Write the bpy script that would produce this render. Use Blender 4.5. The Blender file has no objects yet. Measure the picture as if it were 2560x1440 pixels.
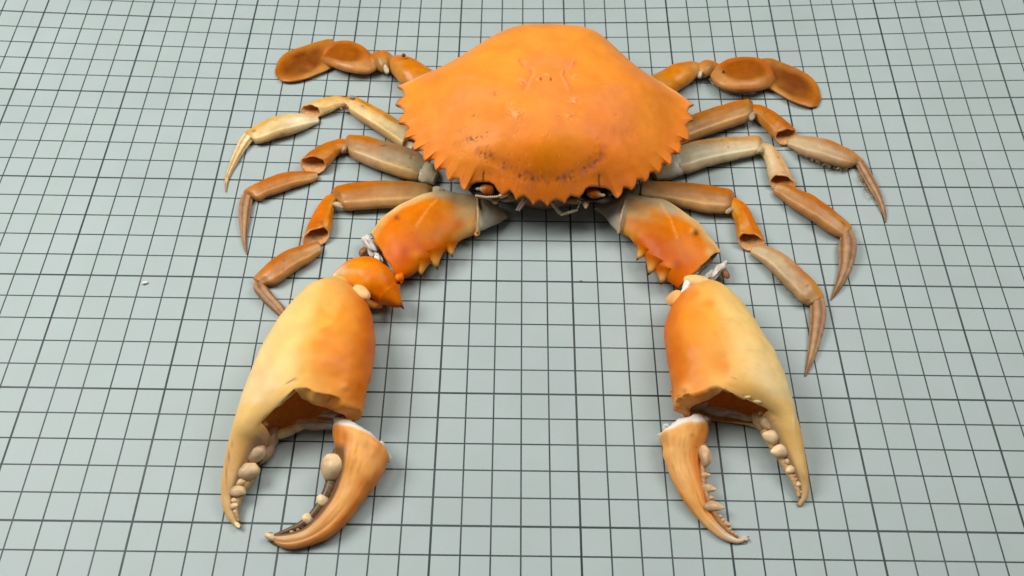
import bpy, bmesh, math, random
import numpy as np
from mathutils import Matrix, Vector, noise as mnoise

S = 0.01                      # 1 grid square of the mat = 1 cm
random.seed(7); rng = np.random.default_rng(7)
scene = bpy.context.scene
col = bpy.data.collections.new("scene"); scene.collection.children.link(col)

# ------------------------------------------------------------------ camera
CA, CB, CC = 0.5999178595786961, -0.009084718758515698, 0.021547761227792724
CP = np.array([2.4291633466190374, -11.106129545944716, 30.4023487498152])
FPX = 2338.5378997337314
Q0, Q1, Q2 = 0.0740065261336052, 0.07516757818695681, 0.09607235460527994
def _rz(a): return np.array([[math.cos(a), -math.sin(a), 0], [math.sin(a), math.cos(a), 0], [0, 0, 1]])
def _rx(a): return np.array([[1, 0, 0], [0, math.cos(a), -math.sin(a)], [0, math.sin(a), math.cos(a)]])
CR = _rz(CB) @ _rx(CA) @ _rz(CC)
cd = bpy.data.cameras.new("camera"); cam = bpy.data.objects.new("camera", cd); col.objects.link(cam)
M = Matrix([list(CR[i]) + [CP[i] * S] for i in range(3)] + [[0, 0, 0, 1]])
cam.matrix_world = M
cd.sensor_fit = 'HORIZONTAL'; cd.sensor_width = 36.0; cd.lens = FPX / 2560 * 36
cd.clip_start = 0.01; cd.clip_end = 20
cd.dof.use_dof = True; cd.dof.focus_distance = 0.345; cd.dof.aperture_fstop = 26
scene.camera = cam

# ------------------------------------------------------------------ light
w = bpy.data.worlds.new("World"); scene.world = w; w.use_nodes = True
bg = w.node_tree.nodes["Background"]; bg.inputs[0].default_value = (0.80, 0.90, 0.95, 1); bg.inputs[1].default_value = 0.075
def area(name, loc, tgt, size, power, color):
    l = bpy.data.lights.new(name, 'AREA'); l.shape = 'DISK'; l.size = size; l.energy = power; l.color = color
    o = bpy.data.objects.new(name, l); col.objects.link(o)
    o.location = [v * S for v in loc]
    d = Vector(tgt) - Vector(loc); o.rotation_euler = d.to_track_quat('-Z', 'Y').to_euler()
    return o
area("window_light", (-38, 17, 52), (0, 8, 0), 0.34, 3.95, (1.0, 0.975, 0.93))
area("second_window_light", (36, 26, 54), (3, 8, 0), 0.34, 2.15, (1.0, 0.97, 0.92))
area("ceiling_light", (0, 26, 84), (2, 8, 0), 0.40, 1.9, (1.0, 0.965, 0.91))
scene.view_settings.view_transform = 'Standard'; scene.view_settings.look = 'None'
scene.view_settings.exposure = 0.0; scene.view_settings.gamma = 1.0

# ------------------------------------------------------------------ picture <-> place
def zmat(x, y):
    yy = np.clip(np.asarray(y, float) - 4, 0, 27) / 10; xx = np.clip((np.asarray(x, float) - 3) / 20, -1.6, 1.6)
    return yy ** 2 * (Q0 + Q1 * xx + Q2 * xx ** 2)
def proj(P):
    d = (np.asarray(P, float) - CP) @ CR
    return np.stack([1280 + FPX * d[..., 0] / -d[..., 2], 720 - FPX * d[..., 1] / -d[..., 2]], -1)
def ray(px, py):
    d = np.stack([(np.asarray(px, float) - 1280) / FPX, -(np.asarray(py, float) - 720) / FPX, -np.ones(np.shape(px))], -1)
    d = d @ CR.T
    return d / np.linalg.norm(d, axis=-1, keepdims=True)
def at(px, py, z=0.0):
    """the point a height z above the mat that is seen at this pixel"""
    d = ray(px, py); h = np.asarray(z, float) + 0 * d[..., 0]; g = h.copy()
    for _ in range(6):
        t = (g - CP[2]) / d[..., 2]; P = CP + d * t[..., None]
        g = h + zmat(P[..., 0], P[..., 1])
    return P

# ------------------------------------------------------------------ things and parts
def thing(name, label, cat, px, group=None):
    o = bpy.data.objects.new(name, None); col.objects.link(o); o.empty_display_size = 0.01
    L = at(px[0], px[1], 0.0); o.location = [v * S for v in L]
    o['label'] = label; o['category'] = cat
    if group: o['group'] = group
    bpy.context.view_layer.update()
    return o
def mesh(name, V, F, mats, parent=None, cols=None, smooth=True, fmat=None, label=None, kind=None):
    V = np.asarray(V, float)
    L = np.array(parent.matrix_world.translation) / S if parent else np.zeros(3)
    me = bpy.data.meshes.new(name)
    me.from_pydata(((V - L) * S).tolist(), [], F)
    if not isinstance(mats, (list, tuple)): mats = [mats]
    for m in mats: me.materials.append(m)
    if cols is not None:
        a = me.attributes.new("Col", 'FLOAT_COLOR', 'POINT')
        c4 = np.ones((len(V), 4), np.float32); c4[:, :3] = np.clip(cols, 0, 1); a.data.foreach_set("color", c4.ravel())
    if smooth: me.polygons.foreach_set("use_smooth", [True] * len(me.polygons))
    if fmat is not None: me.polygons.foreach_set("material_index", fmat)
    me.update()
    o = bpy.data.objects.new(name, me); col.objects.link(o)
    if parent: o.parent = parent
    if label: o['label'] = label
    if kind: o['kind'] = kind
    return o
def single(o, label, cat, group=None):
    o['label'] = label; o['category'] = cat
    if group: o['group'] = group
    return o
def nz(P, f, seed=0.0):
    return np.array([mnoise.noise(Vector((p[0] * f + seed, p[1] * f - seed, p[2] * f + 3.1 * seed))) for p in P])

# ------------------------------------------------------------------ pigments (albedo)
PIG = dict(orange=(.76, .235, .030), deep=(.60, .125, .012), amber=(.80, .36, .07), salmon=(.80, .27, .075),
           cream=(.84, .56, .19), pale=(.74, .62, .40), tan=(.44, .235, .105), brown=(.17, .055, .022), rust=(.40, .125, .028),
           olive=(.40, .345, .22), grey=(.42, .40, .33), ivory=(.60, .47, .31), white=(.80, .80, .73), dark=(.035, .024, .018),
           bone=(.50, .42, .30), horn=(.33, .185, .085), wine=(.13, .035, .02), gbrown=(.30, .235, .16))
def pig(k): return np.array(PIG[k]) if isinstance(k, str) else np.array(k)
def painted(s, c, seeds, aspect=2.0, pw=3.2):
    s = np.asarray(s); c = np.asarray(c); A = np.zeros((len(s), 3)); W = np.zeros(len(s))
    for (a, b, k) in seeds:
        d2 = ((s - a) * aspect) ** 2 + (c - b) ** 2
        wt = 1.0 / (d2 + 0.012) ** (pw / 2)
        A += wt[:, None] * pig(k); W += wt
    return A / W[:, None]

# ------------------------------------------------------------------ materials
def nodes(name):
    m = bpy.data.materials.new(name); m.use_nodes = True; nt = m.node_tree
    return m, nt, nt.nodes["Principled BSDF"]
def add(nt, t, **kw):
    n = nt.nodes.new(t)
    for k, v in kw.items(): setattr(n, k, v)
    return n
def mathn(nt, op, a, b=None, c=None):
    n = add(nt, "ShaderNodeMath", operation=op)
    for i, v in enumerate((a, b, c)):
        if v is None: continue
        if isinstance(v, (int, float)): n.inputs[i].default_value = v
        else: nt.links.new(v, n.inputs[i])
    return n.outputs[0]
def shell(name, rough=0.42, var=0.35, pores=0.5, bump=0.25, sss=0.05, fine=900, spec=0.24, mottle=260, sat=1.0, val=1.0):
    """crab shell: the mesh's pigment, mottled and pitted by noise"""
    m, nt, b = nodes(name)
    at_ = add(nt, "ShaderNodeAttribute", attribute_name="Col")
    tc = add(nt, "ShaderNodeTexCoord"); L = nt.links.new
    n1 = add(nt, "ShaderNodeTexNoise"); n1.inputs["Scale"].default_value = mottle; n1.inputs["Detail"].default_value = 6; n1.inputs["Roughness"].default_value = .6
    n2 = add(nt, "ShaderNodeTexNoise"); n2.inputs["Scale"].default_value = fine; n2.inputs["Detail"].default_value = 4
    vo = add(nt, "ShaderNodeTexVoronoi"); vo.inputs["Scale"].default_value = fine * .55; vo.inputs["Randomness"].default_value = 1
    for n in (n1, n2, vo): L(tc.outputs["Object"], n.inputs["Vector"])
    hs = add(nt, "ShaderNodeHueSaturation")
    r1 = add(nt, "ShaderNodeMapRange"); r1.inputs[1].default_value = .3; r1.inputs[2].default_value = .7
    r1.inputs[3].default_value = val * (1 - var); r1.inputs[4].default_value = val * (1 + var * .45); hs.inputs['Saturation'].default_value = sat
    L(n1.outputs[0], r1.inputs[0]); L(r1.outputs[0], hs.inputs["Value"])
    r2 = add(nt, "ShaderNodeMapRange"); r2.inputs[1].default_value = .3; r2.inputs[2].default_value = .7
    r2.inputs[3].default_value = .495; r2.inputs[4].default_value = .503
    n3 = add(nt, "ShaderNodeTexNoise"); n3.inputs["Scale"].default_value = mottle * .45; L(tc.outputs["Object"], n3.inputs["Vector"])
    L(n3.outputs[0], r2.inputs[0]); L(r2.outputs[0], hs.inputs["Hue"]); L(at_.outputs["Color"], hs.inputs["Color"])
    # pores: sparse dark dots
    pr = add(nt, "ShaderNodeMapRange"); pr.inputs[1].default_value = .05; pr.inputs[2].default_value = .16; L(vo.outputs["Distance"], pr.inputs[0])
    sp = mathn(nt, 'GREATER_THAN', n1.outputs[0], .56)
    pm = mathn(nt, 'MULTIPLY', mathn(nt, 'SUBTRACT', 1.0, pr.outputs[0]), mathn(nt, 'MULTIPLY', sp, pores))
    mx = add(nt, "ShaderNodeMix", data_type='RGBA'); L(pm, mx.inputs[0]); L(hs.outputs[0], mx.inputs[6]); mx.inputs[7].default_value = (.10, .04, .015, 1)
    L(mx.outputs[2], b.inputs["Base Color"])
    rr = add(nt, "ShaderNodeMapRange"); rr.inputs[3].default_value = rough - .09; rr.inputs[4].default_value = rough + .13; L(n1.outputs[0], rr.inputs[0]); L(rr.outputs[0], b.inputs["Roughness"])
    hsum = mathn(nt, 'ADD', mathn(nt, 'MULTIPLY', n2.outputs[0], .5), mathn(nt, 'MULTIPLY', pm, -.6))
    hsum = mathn(nt, 'ADD', hsum, mathn(nt, 'MULTIPLY', n1.outputs[0], 1.2))
    bp = add(nt, "ShaderNodeBump"); bp.inputs["Strength"].default_value = bump; bp.inputs["Distance"].default_value = .0006
    L(hsum, bp.inputs["Height"]); L(bp.outputs[0], b.inputs["Normal"])
    b.inputs["Specular IOR Level"].default_value = spec
    if sss:
        b.inputs["Subsurface Weight"].default_value = sss; b.inputs["Subsurface Radius"].default_value = (1, .4, .15); b.inputs["Subsurface Scale"].default_value = .0025
    return m
def see_through_shell(m, amt, c):
    nt = m.node_tree; out = nt.nodes["Material Output"]; b = nt.nodes["Principled BSDF"]
    t = add(nt, "ShaderNodeBsdfTranslucent"); t.inputs[0].default_value = (*c, 1); mx = add(nt, "ShaderNodeMixShader"); mx.inputs[0].default_value = amt
    nt.links.new(b.outputs[0], mx.inputs[1]); nt.links.new(t.outputs[0], mx.inputs[2]); nt.links.new(mx.outputs[0], out.inputs[0])
def plain(name, c, rough=.5, bump=.3, sc=700, var=.3, sss=0):
    m, nt, b = nodes(name); L = nt.links.new
    tc = add(nt, "ShaderNodeTexCoord"); n = add(nt, "ShaderNodeTexNoise"); n.inputs["Scale"].default_value = sc; n.inputs["Detail"].default_value = 5
    L(tc.outputs["Object"], n.inputs["Vector"])
    r = add(nt, "ShaderNodeMapRange"); r.inputs[1].default_value = .3; r.inputs[2].default_value = .7; r.inputs[3].default_value = 1 - var; r.inputs[4].default_value = 1 + var * .5; L(n.outputs[0], r.inputs[0])
    hs = add(nt, "ShaderNodeHueSaturation"); hs.inputs["Color"].default_value = (*c, 1); L(r.outputs[0], hs.inputs["Value"]); L(hs.outputs[0], b.inputs["Base Color"])
    bp = add(nt, "ShaderNodeBump"); bp.inputs["Strength"].default_value = bump; bp.inputs["Distance"].default_value = .0005; L(n.outputs[0], bp.inputs["Height"]); L(bp.outputs[0], b.inputs["Normal"])
    b.inputs["Roughness"].default_value = rough
    if sss: b.inputs["Subsurface Weight"].default_value = sss; b.inputs["Subsurface Scale"].default_value = .002
    return m
M_CARA = shell("carapace_shell", spec=.2, sat=1.015, val=1.03, rough=.42, var=.15, pores=.45, bump=.16, mottle=95, fine=1100)
M_CLAW = shell("claw_shell", spec=.2, sat=1.005, val=1.16, rough=.40, var=.08, pores=.15, bump=.06, mottle=110, fine=800)
M_ARM = shell("arm_shell", sat=1.06, val=.97, spec=.16, rough=.38, var=.14, pores=.5, bump=.10, mottle=180, fine=900)
M_LEG = shell("leg_shell", sat=1.05, spec=.3, rough=.31, var=.18, pores=.5, bump=.14, mottle=240, fine=1100)
M_TIP = shell("leg_tip_horn", rough=.40, var=.3, pores=.2, bump=.15, mottle=420, fine=1500)
M_TOOTH = shell("tooth_enamel", rough=.32, var=.22, pores=0, bump=.12, mottle=300, sss=.15)
M_INNER = plain("shell_inside", (.95, .64, .24), .55, sss=.25)
see_through_shell(M_CLAW, .18, (.85, .50, .17)); see_through_shell(M_INNER, .5, (.80, .56, .22))
M_INLEG = plain("leg_inside", (.66, .33, .12), .55, sss=.2)
M_INARM = plain("arm_inside", (.34, .27, .19), .6)
M_WHITE = shell("hinge_membrane", rough=.45, var=.22, pores=0, bump=.35, mottle=420, sss=.15)
M_DARK = plain("orbit_dark", (.014, .008, .006), .8)  # near-black: the shade inside the eye sockets put into the colour
M_HAIR = plain("bristle_hair", (.35, .24, .13), .6)
M_BLACK = plain("black_hair", (.015, .012, .012), .55)
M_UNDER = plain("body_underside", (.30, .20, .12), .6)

# ------------------------------------------------------------------ lofted shells
def catmull(P, n, sharp=False):
    P = np.asarray(P, float)
    mid = (P[:, 0:2] + P[:, 2:4]) / 2; wid = np.linalg.norm(P[:, 2:4] - P[:, 0:2], axis=1)
    dl = np.linalg.norm(np.diff(mid, axis=0), axis=1) + .35 * np.abs(np.diff(wid)) + 1e-6
    t = np.r_[0, np.cumsum(dl)]; u = np.linspace(0, t[-1], n)
    m = np.zeros_like(P)
    m[1:-1] = (P[2:] - P[:-2]) / (t[2:] - t[:-2])[:, None]
    m[0] = (P[1] - P[0]) / (t[1] - t[0]); m[-1] = (P[-1] - P[-2]) / (t[-1] - t[-2])
    i = np.clip(np.searchsorted(t, u, 'right') - 1, 0, len(t) - 2)
    h = (t[i + 1] - t[i])[:, None]; x = ((u - t[i])[:, None]) / h
    return ((2 * x ** 3 - 3 * x ** 2 + 1) * P[i] + (x ** 3 - 2 * x ** 2 + x) * h * m[i] + (-2 * x ** 3 + 3 * x ** 2) * P[i + 1] + (x ** 3 - x ** 2) * h * m[i + 1])

def loft(name, st, parent, mat, T=(0, 0, 1), k=.7, lift=0.0, zc=None, n=34, m=28, cap=(.5, .5), opn=(False, False),
         tilt=(0, 0), e=2.0, secf=None, paint=(), jit=.02, inner=None, thick=.07, brk=None, hole=None, seed=None, label=None, corr=True, rimj=.05, post=None, aspect=2.0, pj=1.0):
    """A closed or open-ended shell swept along stations (ax,ay,bx,by[,k[,lift]]): a and b are its two visible edges."""
    seed = seed if seed is not None else rng.uniform(0, 90)
    R = []
    for q in st:
        q = list(q); kk = q[4] if len(q) > 4 else k; ll = q[5] if len(q) > 5 else lift
        zz = zc if zc is not None and not callable(zc) else -1
        if len(q) > 6: zz = q[6]
        R.append([T[0] + q[0] / T[2], T[1] + q[1] / T[2], T[0] + q[2] / T[2], T[1] + q[3] / T[2], kk, ll, zz])
    R = np.array(R)
    if brk is None: segs = [(R, n)]
    else:
        L = len(R); n1 = max(6, int(n * brk / L)); segs = [(R[:brk], n1), (R[brk:], n - n1)]
    Q = np.concatenate([catmull(r, nn) for r, nn in segs]); N = len(Q)
    ibrk = None if brk is None else segs[0][1]
    a, b = Q[:, :2], Q[:, 2:4]; kk = Q[:, 4]; ll = Q[:, 5]; zz = Q[:, 6]
    mid = (a + b) / 2; h = np.full(N, .4)
    for _ in range(4):
        z_c = np.where(zz >= 0, zz, h + ll)
        A = at(a[:, 0], a[:, 1], z_c); B = at(b[:, 0], b[:, 1], z_c); C = (A + B) / 2
        nh = (B - A); nh[:, 2] = 0; nw = np.linalg.norm(nh, axis=1) / 2 + 1e-6; nh = nh / (2 * nw[:, None])
        tg = np.gradient(C, axis=0); tg[:, 2] = 0; tg /= (np.linalg.norm(tg, axis=1, keepdims=True) + 1e-9)
        if ibrk: tg[ibrk - 1] = tg[ibrk - 2]; tg[ibrk] = tg[ibrk + 1]
        pn = np.stack([-tg[:, 1], tg[:, 0], 0 * tg[:, 0]], 1)
        v = C - CP; v /= np.linalg.norm(v, axis=1, keepdims=True)
        cot = (v * pn).sum(1) / v[:, 2]
        wv = nw / np.sqrt(1 + (kk * cot) ** 2) if corr else nw
        h = kk * wv
    tp = np.stack([-nh[:, 1], nh[:, 0], 0 * nh[:, 0]], 1)
    tp *= np.sign((tp * tg).sum(1))[:, None]
    s = np.linspace(0, 1, N)
    if paint is not None and len(st):
        dd = np.r_[0, np.cumsum(np.linalg.norm(np.diff(C, axis=0), axis=1))]; s = dd / dd[-1]
    phi0 = np.linspace(0, 2 * np.pi, m, endpoint=False) + np.pi / m
    V = []; SC = []; ring = []
    def put(i, ph, sc=1.0, off=0.0, ss=None):
        cs, sn = np.cos(ph), np.sin(ph)
        x = np.sign(cs) * np.abs(cs) ** (2 / e); z = np.sign(sn) * np.abs(sn) ** (2 / e)
        if secf is not None:
            r = secf(ph, s[i]); x = x * r; z = z * r
        tl = tilt[0] * max(0, 1 - s[i] / .35) + tilt[1] * max(0, 1 - (1 - s[i]) / .35)
        bk = np.zeros(m)
        if ibrk and i < ibrk: bk = -.16 * np.exp(-((cs - (hole or 0) - .12) / .16) ** 2) * np.clip(sn, 0, 1) * math.exp(-(np.linalg.norm(C[ibrk - 1] - C[i]) / .75))
        P = C[i] + np.outer(bk, tp[i]) + np.outer(x * wv[i] * sc, nh[i]) + np.outer(z * h[i] * sc, [0, 0, 1]) + np.outer(off + tl * z * h[i] * sc, tp[i])
        ring.append(range(len(V), len(V) + m)); V.extend(P)
        SC.extend(np.stack([np.full(m, s[i] if ss is None else ss), cs, sn], 1))
    if not opn[0] and cap[0]:
        for j in (4, 3, 2, 1):
            th = j / 5 * np.pi / 2; put(0, phi0, math.cos(th), -math.sin(th) * cap[0] * min(wv[0], h[0] * 1.5))
    for i in range(N):
        ph = phi0
        if ibrk and i >= ibrk and hole is not None:
            psi = np.angle(np.exp(1j * (phi0 - np.pi))); p0 = math.acos(-hole); p1 = math.acos(-.75)
            ap = np.abs(psi); ap = np.where(ap < p0, ap * p1 / p0, p1 + (ap - p0) * (np.pi - p1) / (np.pi - p0))
            ph = np.pi + np.sign(psi) * ap
        put(i, ph)
        if (opn[1] and i == N - 1) or (opn[0] and i == 0) or (ibrk and i == ibrk - 1):
            amp = rimj * (1 if ibrk is None else 1.6)
            for j, vi in enumerate(ring[-1]):
                V[vi] = V[vi] + tp[i] * amp * (1 if not ibrk else max(0, min(1, (math.cos(phi0[j]) + .02) * 5))) * (mnoise.noise(Vector((math.cos(phi0[j]) * 2.2 + seed, math.sin(phi0[j]) * 2.2, seed))) * 1.6 + rng.normal() * .18)
    lipf = []
    if ibrk and hole is not None:
        i = ibrk - 1; js = [j for j in range(m) if math.cos(phi0[j]) > hole - .04]
        js = sorted(js, key=lambda j: math.atan2(math.sin(phi0[j]), math.cos(phi0[j])))
        prev = [ring[4 * bool(cap[0]) + i][j] for j in js]
        for q in (.35, .7, 1.0):
            cur = []
            for j in js:
                c_, s_ = math.cos(phi0[j]), math.sin(phi0[j]); u = min(1, max(0, (c_ - hole) / (1 - hole)))
                v0 = V[ring[4 * bool(cap[0]) + i][j]]
                x1 = (hole + u * (.74 - hole)) if u > 0 else c_
                z1 = math.copysign((.93 * (1 - u) + .62 * u) * math.sqrt(max(0, 1 - u ** 3)), s_) * (.78 if s_ > 0 else .9) - .12
                tgt = C[i] + nh[i] * x1 * wv[i] + np.array([0, 0, z1 * h[i]]) + tp[i] * (.10 if s_ > 0 else .18)
                if s_ > 0: tgt = tgt - tp[i] * .16 * math.exp(-((c_ - hole - .12) / .16) ** 2)
                wgt = q * min(1, u / .10); cur.append(len(V)); V.append(v0 + (tgt - v0) * wgt + tp[i] * rimj * .5 * q * min(1, u / .1) * mnoise.noise(Vector((c_ * 3, s_ * 2, seed + 9))))
                SC.append([s[i], c_, s_])
            for a_ in range(len(js) - 1): lipf.append((prev[a_], prev[a_ + 1], cur[a_ + 1], cur[a_]))
            prev = cur
    nlip = len(V) - sum(len(r_) for r_ in ring)
    if not opn[1] and cap[1]:
        for j in (1, 2, 3, 4):
            th = j / 5 * np.pi / 2; put(N - 1, phi0, math.cos(th), math.sin(th) * cap[1] * min(wv[-1], h[-1] * 1.5))
    V = np.array(V); SC = np.array(SC); F = list(lipf)
    off = 4 if (not opn[0] and cap[0]) else 0
    for r in range(len(ring) - 1):
        for j in range(m):
            j2 = (j + 1) % m
            if ibrk and hole is not None and r == off + ibrk - 1:
                cm = (math.cos(phi0[j]) + math.cos(phi0[j2])) / 2
                if cm > hole: continue
            F.append((ring[r][j], ring[r][j2], ring[r + 1][j2], ring[r + 1][j]))
    if not opn[0]: F.append(tuple(reversed(ring[0])))
    if not opn[1]: F.append(tuple(ring[-1]))
    if ibrk and hole is not None:
        G = V[:m * len(ring) if False else m * (off + N)].reshape(off + N, m, 3); lo, hi = off + ibrk - 14, off + ibrk + 16
        wj = np.clip((hole - .02 - np.cos(phi0)) / .25, 0, 1)[None, :, None]
        for _ in range(40):
            A_ = G[lo:hi].copy(); A_[1:-1] = A_[1:-1] * (1 - .5 * wj) + (A_[:-2] + A_[2:]) * .25 * wj; G[lo:hi] = A_
        V[:m * (off + N)] = G.reshape(-1, 3)
    # lumps and pigment
    if jit:
        mw = float(np.median(wv)); d = nz(V, .9 / mw, seed) + .5 * nz(V, 2.2 / mw, seed + 5)
        ctr = np.concatenate([np.repeat(C[:1], len(ring[0]) * off, 0)] + [np.repeat(C[i:i + 1], m, 0) for i in range(N)] + ([np.repeat(C[ibrk - 1:ibrk], nlip, 0)] if nlip else []) + [np.repeat(C[-1:], len(V) - m * (off + N) - nlip, 0)])
        rad = V - ctr; V = V + rad * (d * jit * 2)[:, None]
    cols = None
    if len(paint):
        j1 = nz(V, .8, seed + 11) * .16 * pj; j2 = nz(V, .8, seed + 23) * .28 * pj
        cols = painted(SC[:, 0] + j1, SC[:, 1] + j2, paint, aspect)
    if post is not None: V, cols = post(V, SC, cols)
    ms = [mat] + ([inner] if inner else [])
    # flip so that normals point outwards
    bmt = bmesh.new(); 
    o = mesh(name, V, F, ms, parent, cols, label=label)
    bmt.from_mesh(o.data); bmesh.ops.recalc_face_normals(bmt, faces=bmt.faces)
    cen = Vector(np.mean((V[::7] - np.array(parent.matrix_world.translation) / S), 0) * S)
    bmt.to_mesh(o.data); bmt.free()
    # orientation check on an open shell: most faces must look away from the axis
    pts = np.array([p.center[:] for p in o.data.polygons]); nr = np.array([p.normal[:] for p in o.data.polygons])
    Cl = (C - np.array(parent.matrix_world.translation) / S) * S
    near = Cl[np.argmin(((pts[:, None, :] - Cl[None, ::2, :]) ** 2).sum(-1), 1) * 2 if N > 1 else 0]
    if ((pts - near) * nr).sum(1).mean() < 0: o.data.flip_normals()
    if inner:
        md = o.modifiers.new("thickness", 'SOLIDIFY'); md.thickness = thick * S; md.offset = -1; md.material_offset = 1; md.material_offset_rim = 1
        md.use_even_offset = False
    o['_frame'] = 0; del o['_frame']
    return o

def blob(name, px, py, z, r, parent, mat, colr, sq=(1, 1, 1), ang=0.0, rough=.12, sub=3, pinch=0.0, label=None):
    """a rounded lump; r in cm, sq its stretch along (dir, across, up), ang the direction on the mat"""
    bm = bmesh.new(); bmesh.ops.create_icosphere(bm, subdivisions=sub, radius=1)
    V = np.array([v.co[:] for v in bm.verts]); F = [tuple(v.index for v in f.verts) for f in bm.faces]; bm.free()
    sd = rng.uniform(0, 50); d = nz(V, 1.1, sd) + .4 * nz(V, 2.6, sd)
    if pinch: V[:, 1:] *= (1 - pinch * np.clip(V[:, :1], -.2, 1))
    lx = V[:, 0].copy(); V = V * (1 + rough * d)[:, None] * np.array(sq) * r
    ca, sa = math.cos(ang), math.sin(ang); V = V @ np.array([[ca, sa, 0], [-sa, ca, 0], [0, 0, 1]])
    P = at(px, py, z); V = V + P
    g = zmat(P[0], P[1]); V[:, 2] = np.maximum(V[:, 2], g + .01)
    c0 = pig(colr) * (np.array([1.12, 1.0, .82]) if mat is M_TOOTH else 1); cols = c0 * (1 + .25 * nz(V, 1.5 / r, sd + 3))[:, None]
    if name == 'tooth': cols = cols * (1.0 + .38 * np.clip(lx, -1, 1))[:, None]
    return mesh(name, V, F, mat, parent, cols, label=label)

def spine(name, base, tip, r, zb, zt, parent, mat, c0='amber', c1='dark', T=(0, 0, 1), bend=.12, tipd=.78, root=False):
    P0 = at(T[0] + base[0] / T[2], T[1] + base[1] / T[2], zb); P1 = at(T[0] + tip[0] / T[2], T[1] + tip[1] / T[2], zt)
    d = P1 - P0; L = np.linalg.norm(d); d /= L
    sd = np.cross(d, [0, 0, 1.]); sd /= np.linalg.norm(sd); up = np.cross(sd, d)
    V = []; F = []; cols = []; n, m = 9, 12
    for i in range(n):
        t = i / (n - 1); rr = r * (.55 * (1 - t) + .45 * (1 - t) ** 2.2) + .007
        c = P0 + d * L * t + up * bend * L * math.sin(math.pi * t)
        for j in range(m):
            a = 2 * math.pi * j / m; V.append(c + rr * (math.cos(a) * sd + math.sin(a) * up))
            f = min(1, max(0, (t - tipd + .12) / .2)); cb = np.array([.58, .13, .010]); g_ = min(1, max(0, (t - .15) / .4)) if root else 1; cols.append((cb * (1 - g_) + pig(c0) * g_) * (1 - f) + pig(c1) * f)
    for i in range(n - 1):
        for j in range(m): F.append((i * m + j, i * m + (j + 1) % m, (i + 1) * m + (j + 1) % m, (i + 1) * m + j))
    F.append(tuple(range((n - 1) * m, n * m)))
    return mesh(name, V, F, mat, parent, np.array(cols))

def tube(name, pts, rad, parent, mat, colr='bone', m=10, beads=0, T=(0, 0, 1), n=None):
    P = np.array([at(T[0] + p[0] / T[2], T[1] + p[1] / T[2], p[2]) for p in pts]); rad = np.array(rad if hasattr(rad, '__len__') else [rad] * len(pts), float)
    n = n or (len(pts) * 8 if not beads else beads * 6)
    t = np.r_[0, np.cumsum(np.linalg.norm(np.diff(P, axis=0), axis=1))]; u = np.linspace(0, t[-1], n)
    Q = np.stack([np.interp(u, t, P[:, i]) for i in range(3)], 1); r = np.interp(u, t, rad)
    if not beads and len(pts) > 2:
        for _ in range(3): Q[1:-1] = (Q[:-2] + 2 * Q[1:-1] + Q[2:]) / 4
    if beads: r = r * (.62 + .55 * np.abs(np.sin(np.linspace(0, beads * math.pi, n))))
    tg = np.gradient(Q, axis=0); tg /= np.linalg.norm(tg, axis=1, keepdims=True)
    sd = np.cross(tg, [0, 0, 1.]) + 1e-6; sd /= np.linalg.norm(sd, axis=1, keepdims=True); up = np.cross(sd, tg)
    V = []; F = []
    for i in range(n):
        for j in range(m):
            a = 2 * math.pi * j / m; V.append(Q[i] + r[i] * (math.cos(a) * sd[i] + math.sin(a) * up[i]))
    for i in range(n - 1):
        for j in range(m): F.append((i * m + j, i * m + (j + 1) % m, (i + 1) * m + (j + 1) % m, (i + 1) * m + j))
    F.append(tuple(range((n - 1) * m, n * m))); F.append(tuple(range(m))[::-1])
    cols = np.tile(pig(colr), (len(V), 1)) * (1 + .15 * rng.normal(size=(len(V), 1)))
    return mesh(name, V, F, mat, parent, cols)

def fringe(name, path, n, ln, r, parent, mat, ang, T=(0, 0, 1), z=(.1, .4), spread=.5, fl=.3):
    """short bristles along an edge (uncountable: one object)"""
    P = np.array(path, float); t = np.r_[0, np.cumsum(np.linalg.norm(np.diff(P, axis=0), axis=1))]
    V = []; F = []
    for i in range(n):
        u = rng.uniform(0, t[-1]); x = np.interp(u, t, P[:, 0]); y = np.interp(u, t, P[:, 1])
        p = at(T[0] + x / T[2], T[1] + y / T[2], rng.uniform(*z)); a = ang + rng.normal() * spread
        d = np.array([math.cos(a), math.sin(a), rng.normal() * .3 - .1]) * ln * rng.uniform(.6, 1.2)
        sd = np.array([-math.sin(a), math.cos(a), 0]) * r; up = np.array([0, 0, r]); b0 = len(V)
        mid = p + d * .55 + rng.normal(size=3) * ln * .1; q = p + d + rng.normal(size=3) * ln * fl * .4
        V += [p + sd, p - sd * .5 + up, p - sd * .5 - up, mid + sd * .7, mid - sd * .4 + up * .7, mid - sd * .4 - up * .7, q]
        for k_ in range(3):
            k2 = (k_ + 1) % 3; F += [(b0 + k_, b0 + k2, b0 + 3 + k2, b0 + 3 + k_), (b0 + 3 + k_, b0 + 3 + k2, b0 + 6)]
    return mesh(name, V, F, mat, parent, kind='stuff')

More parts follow.
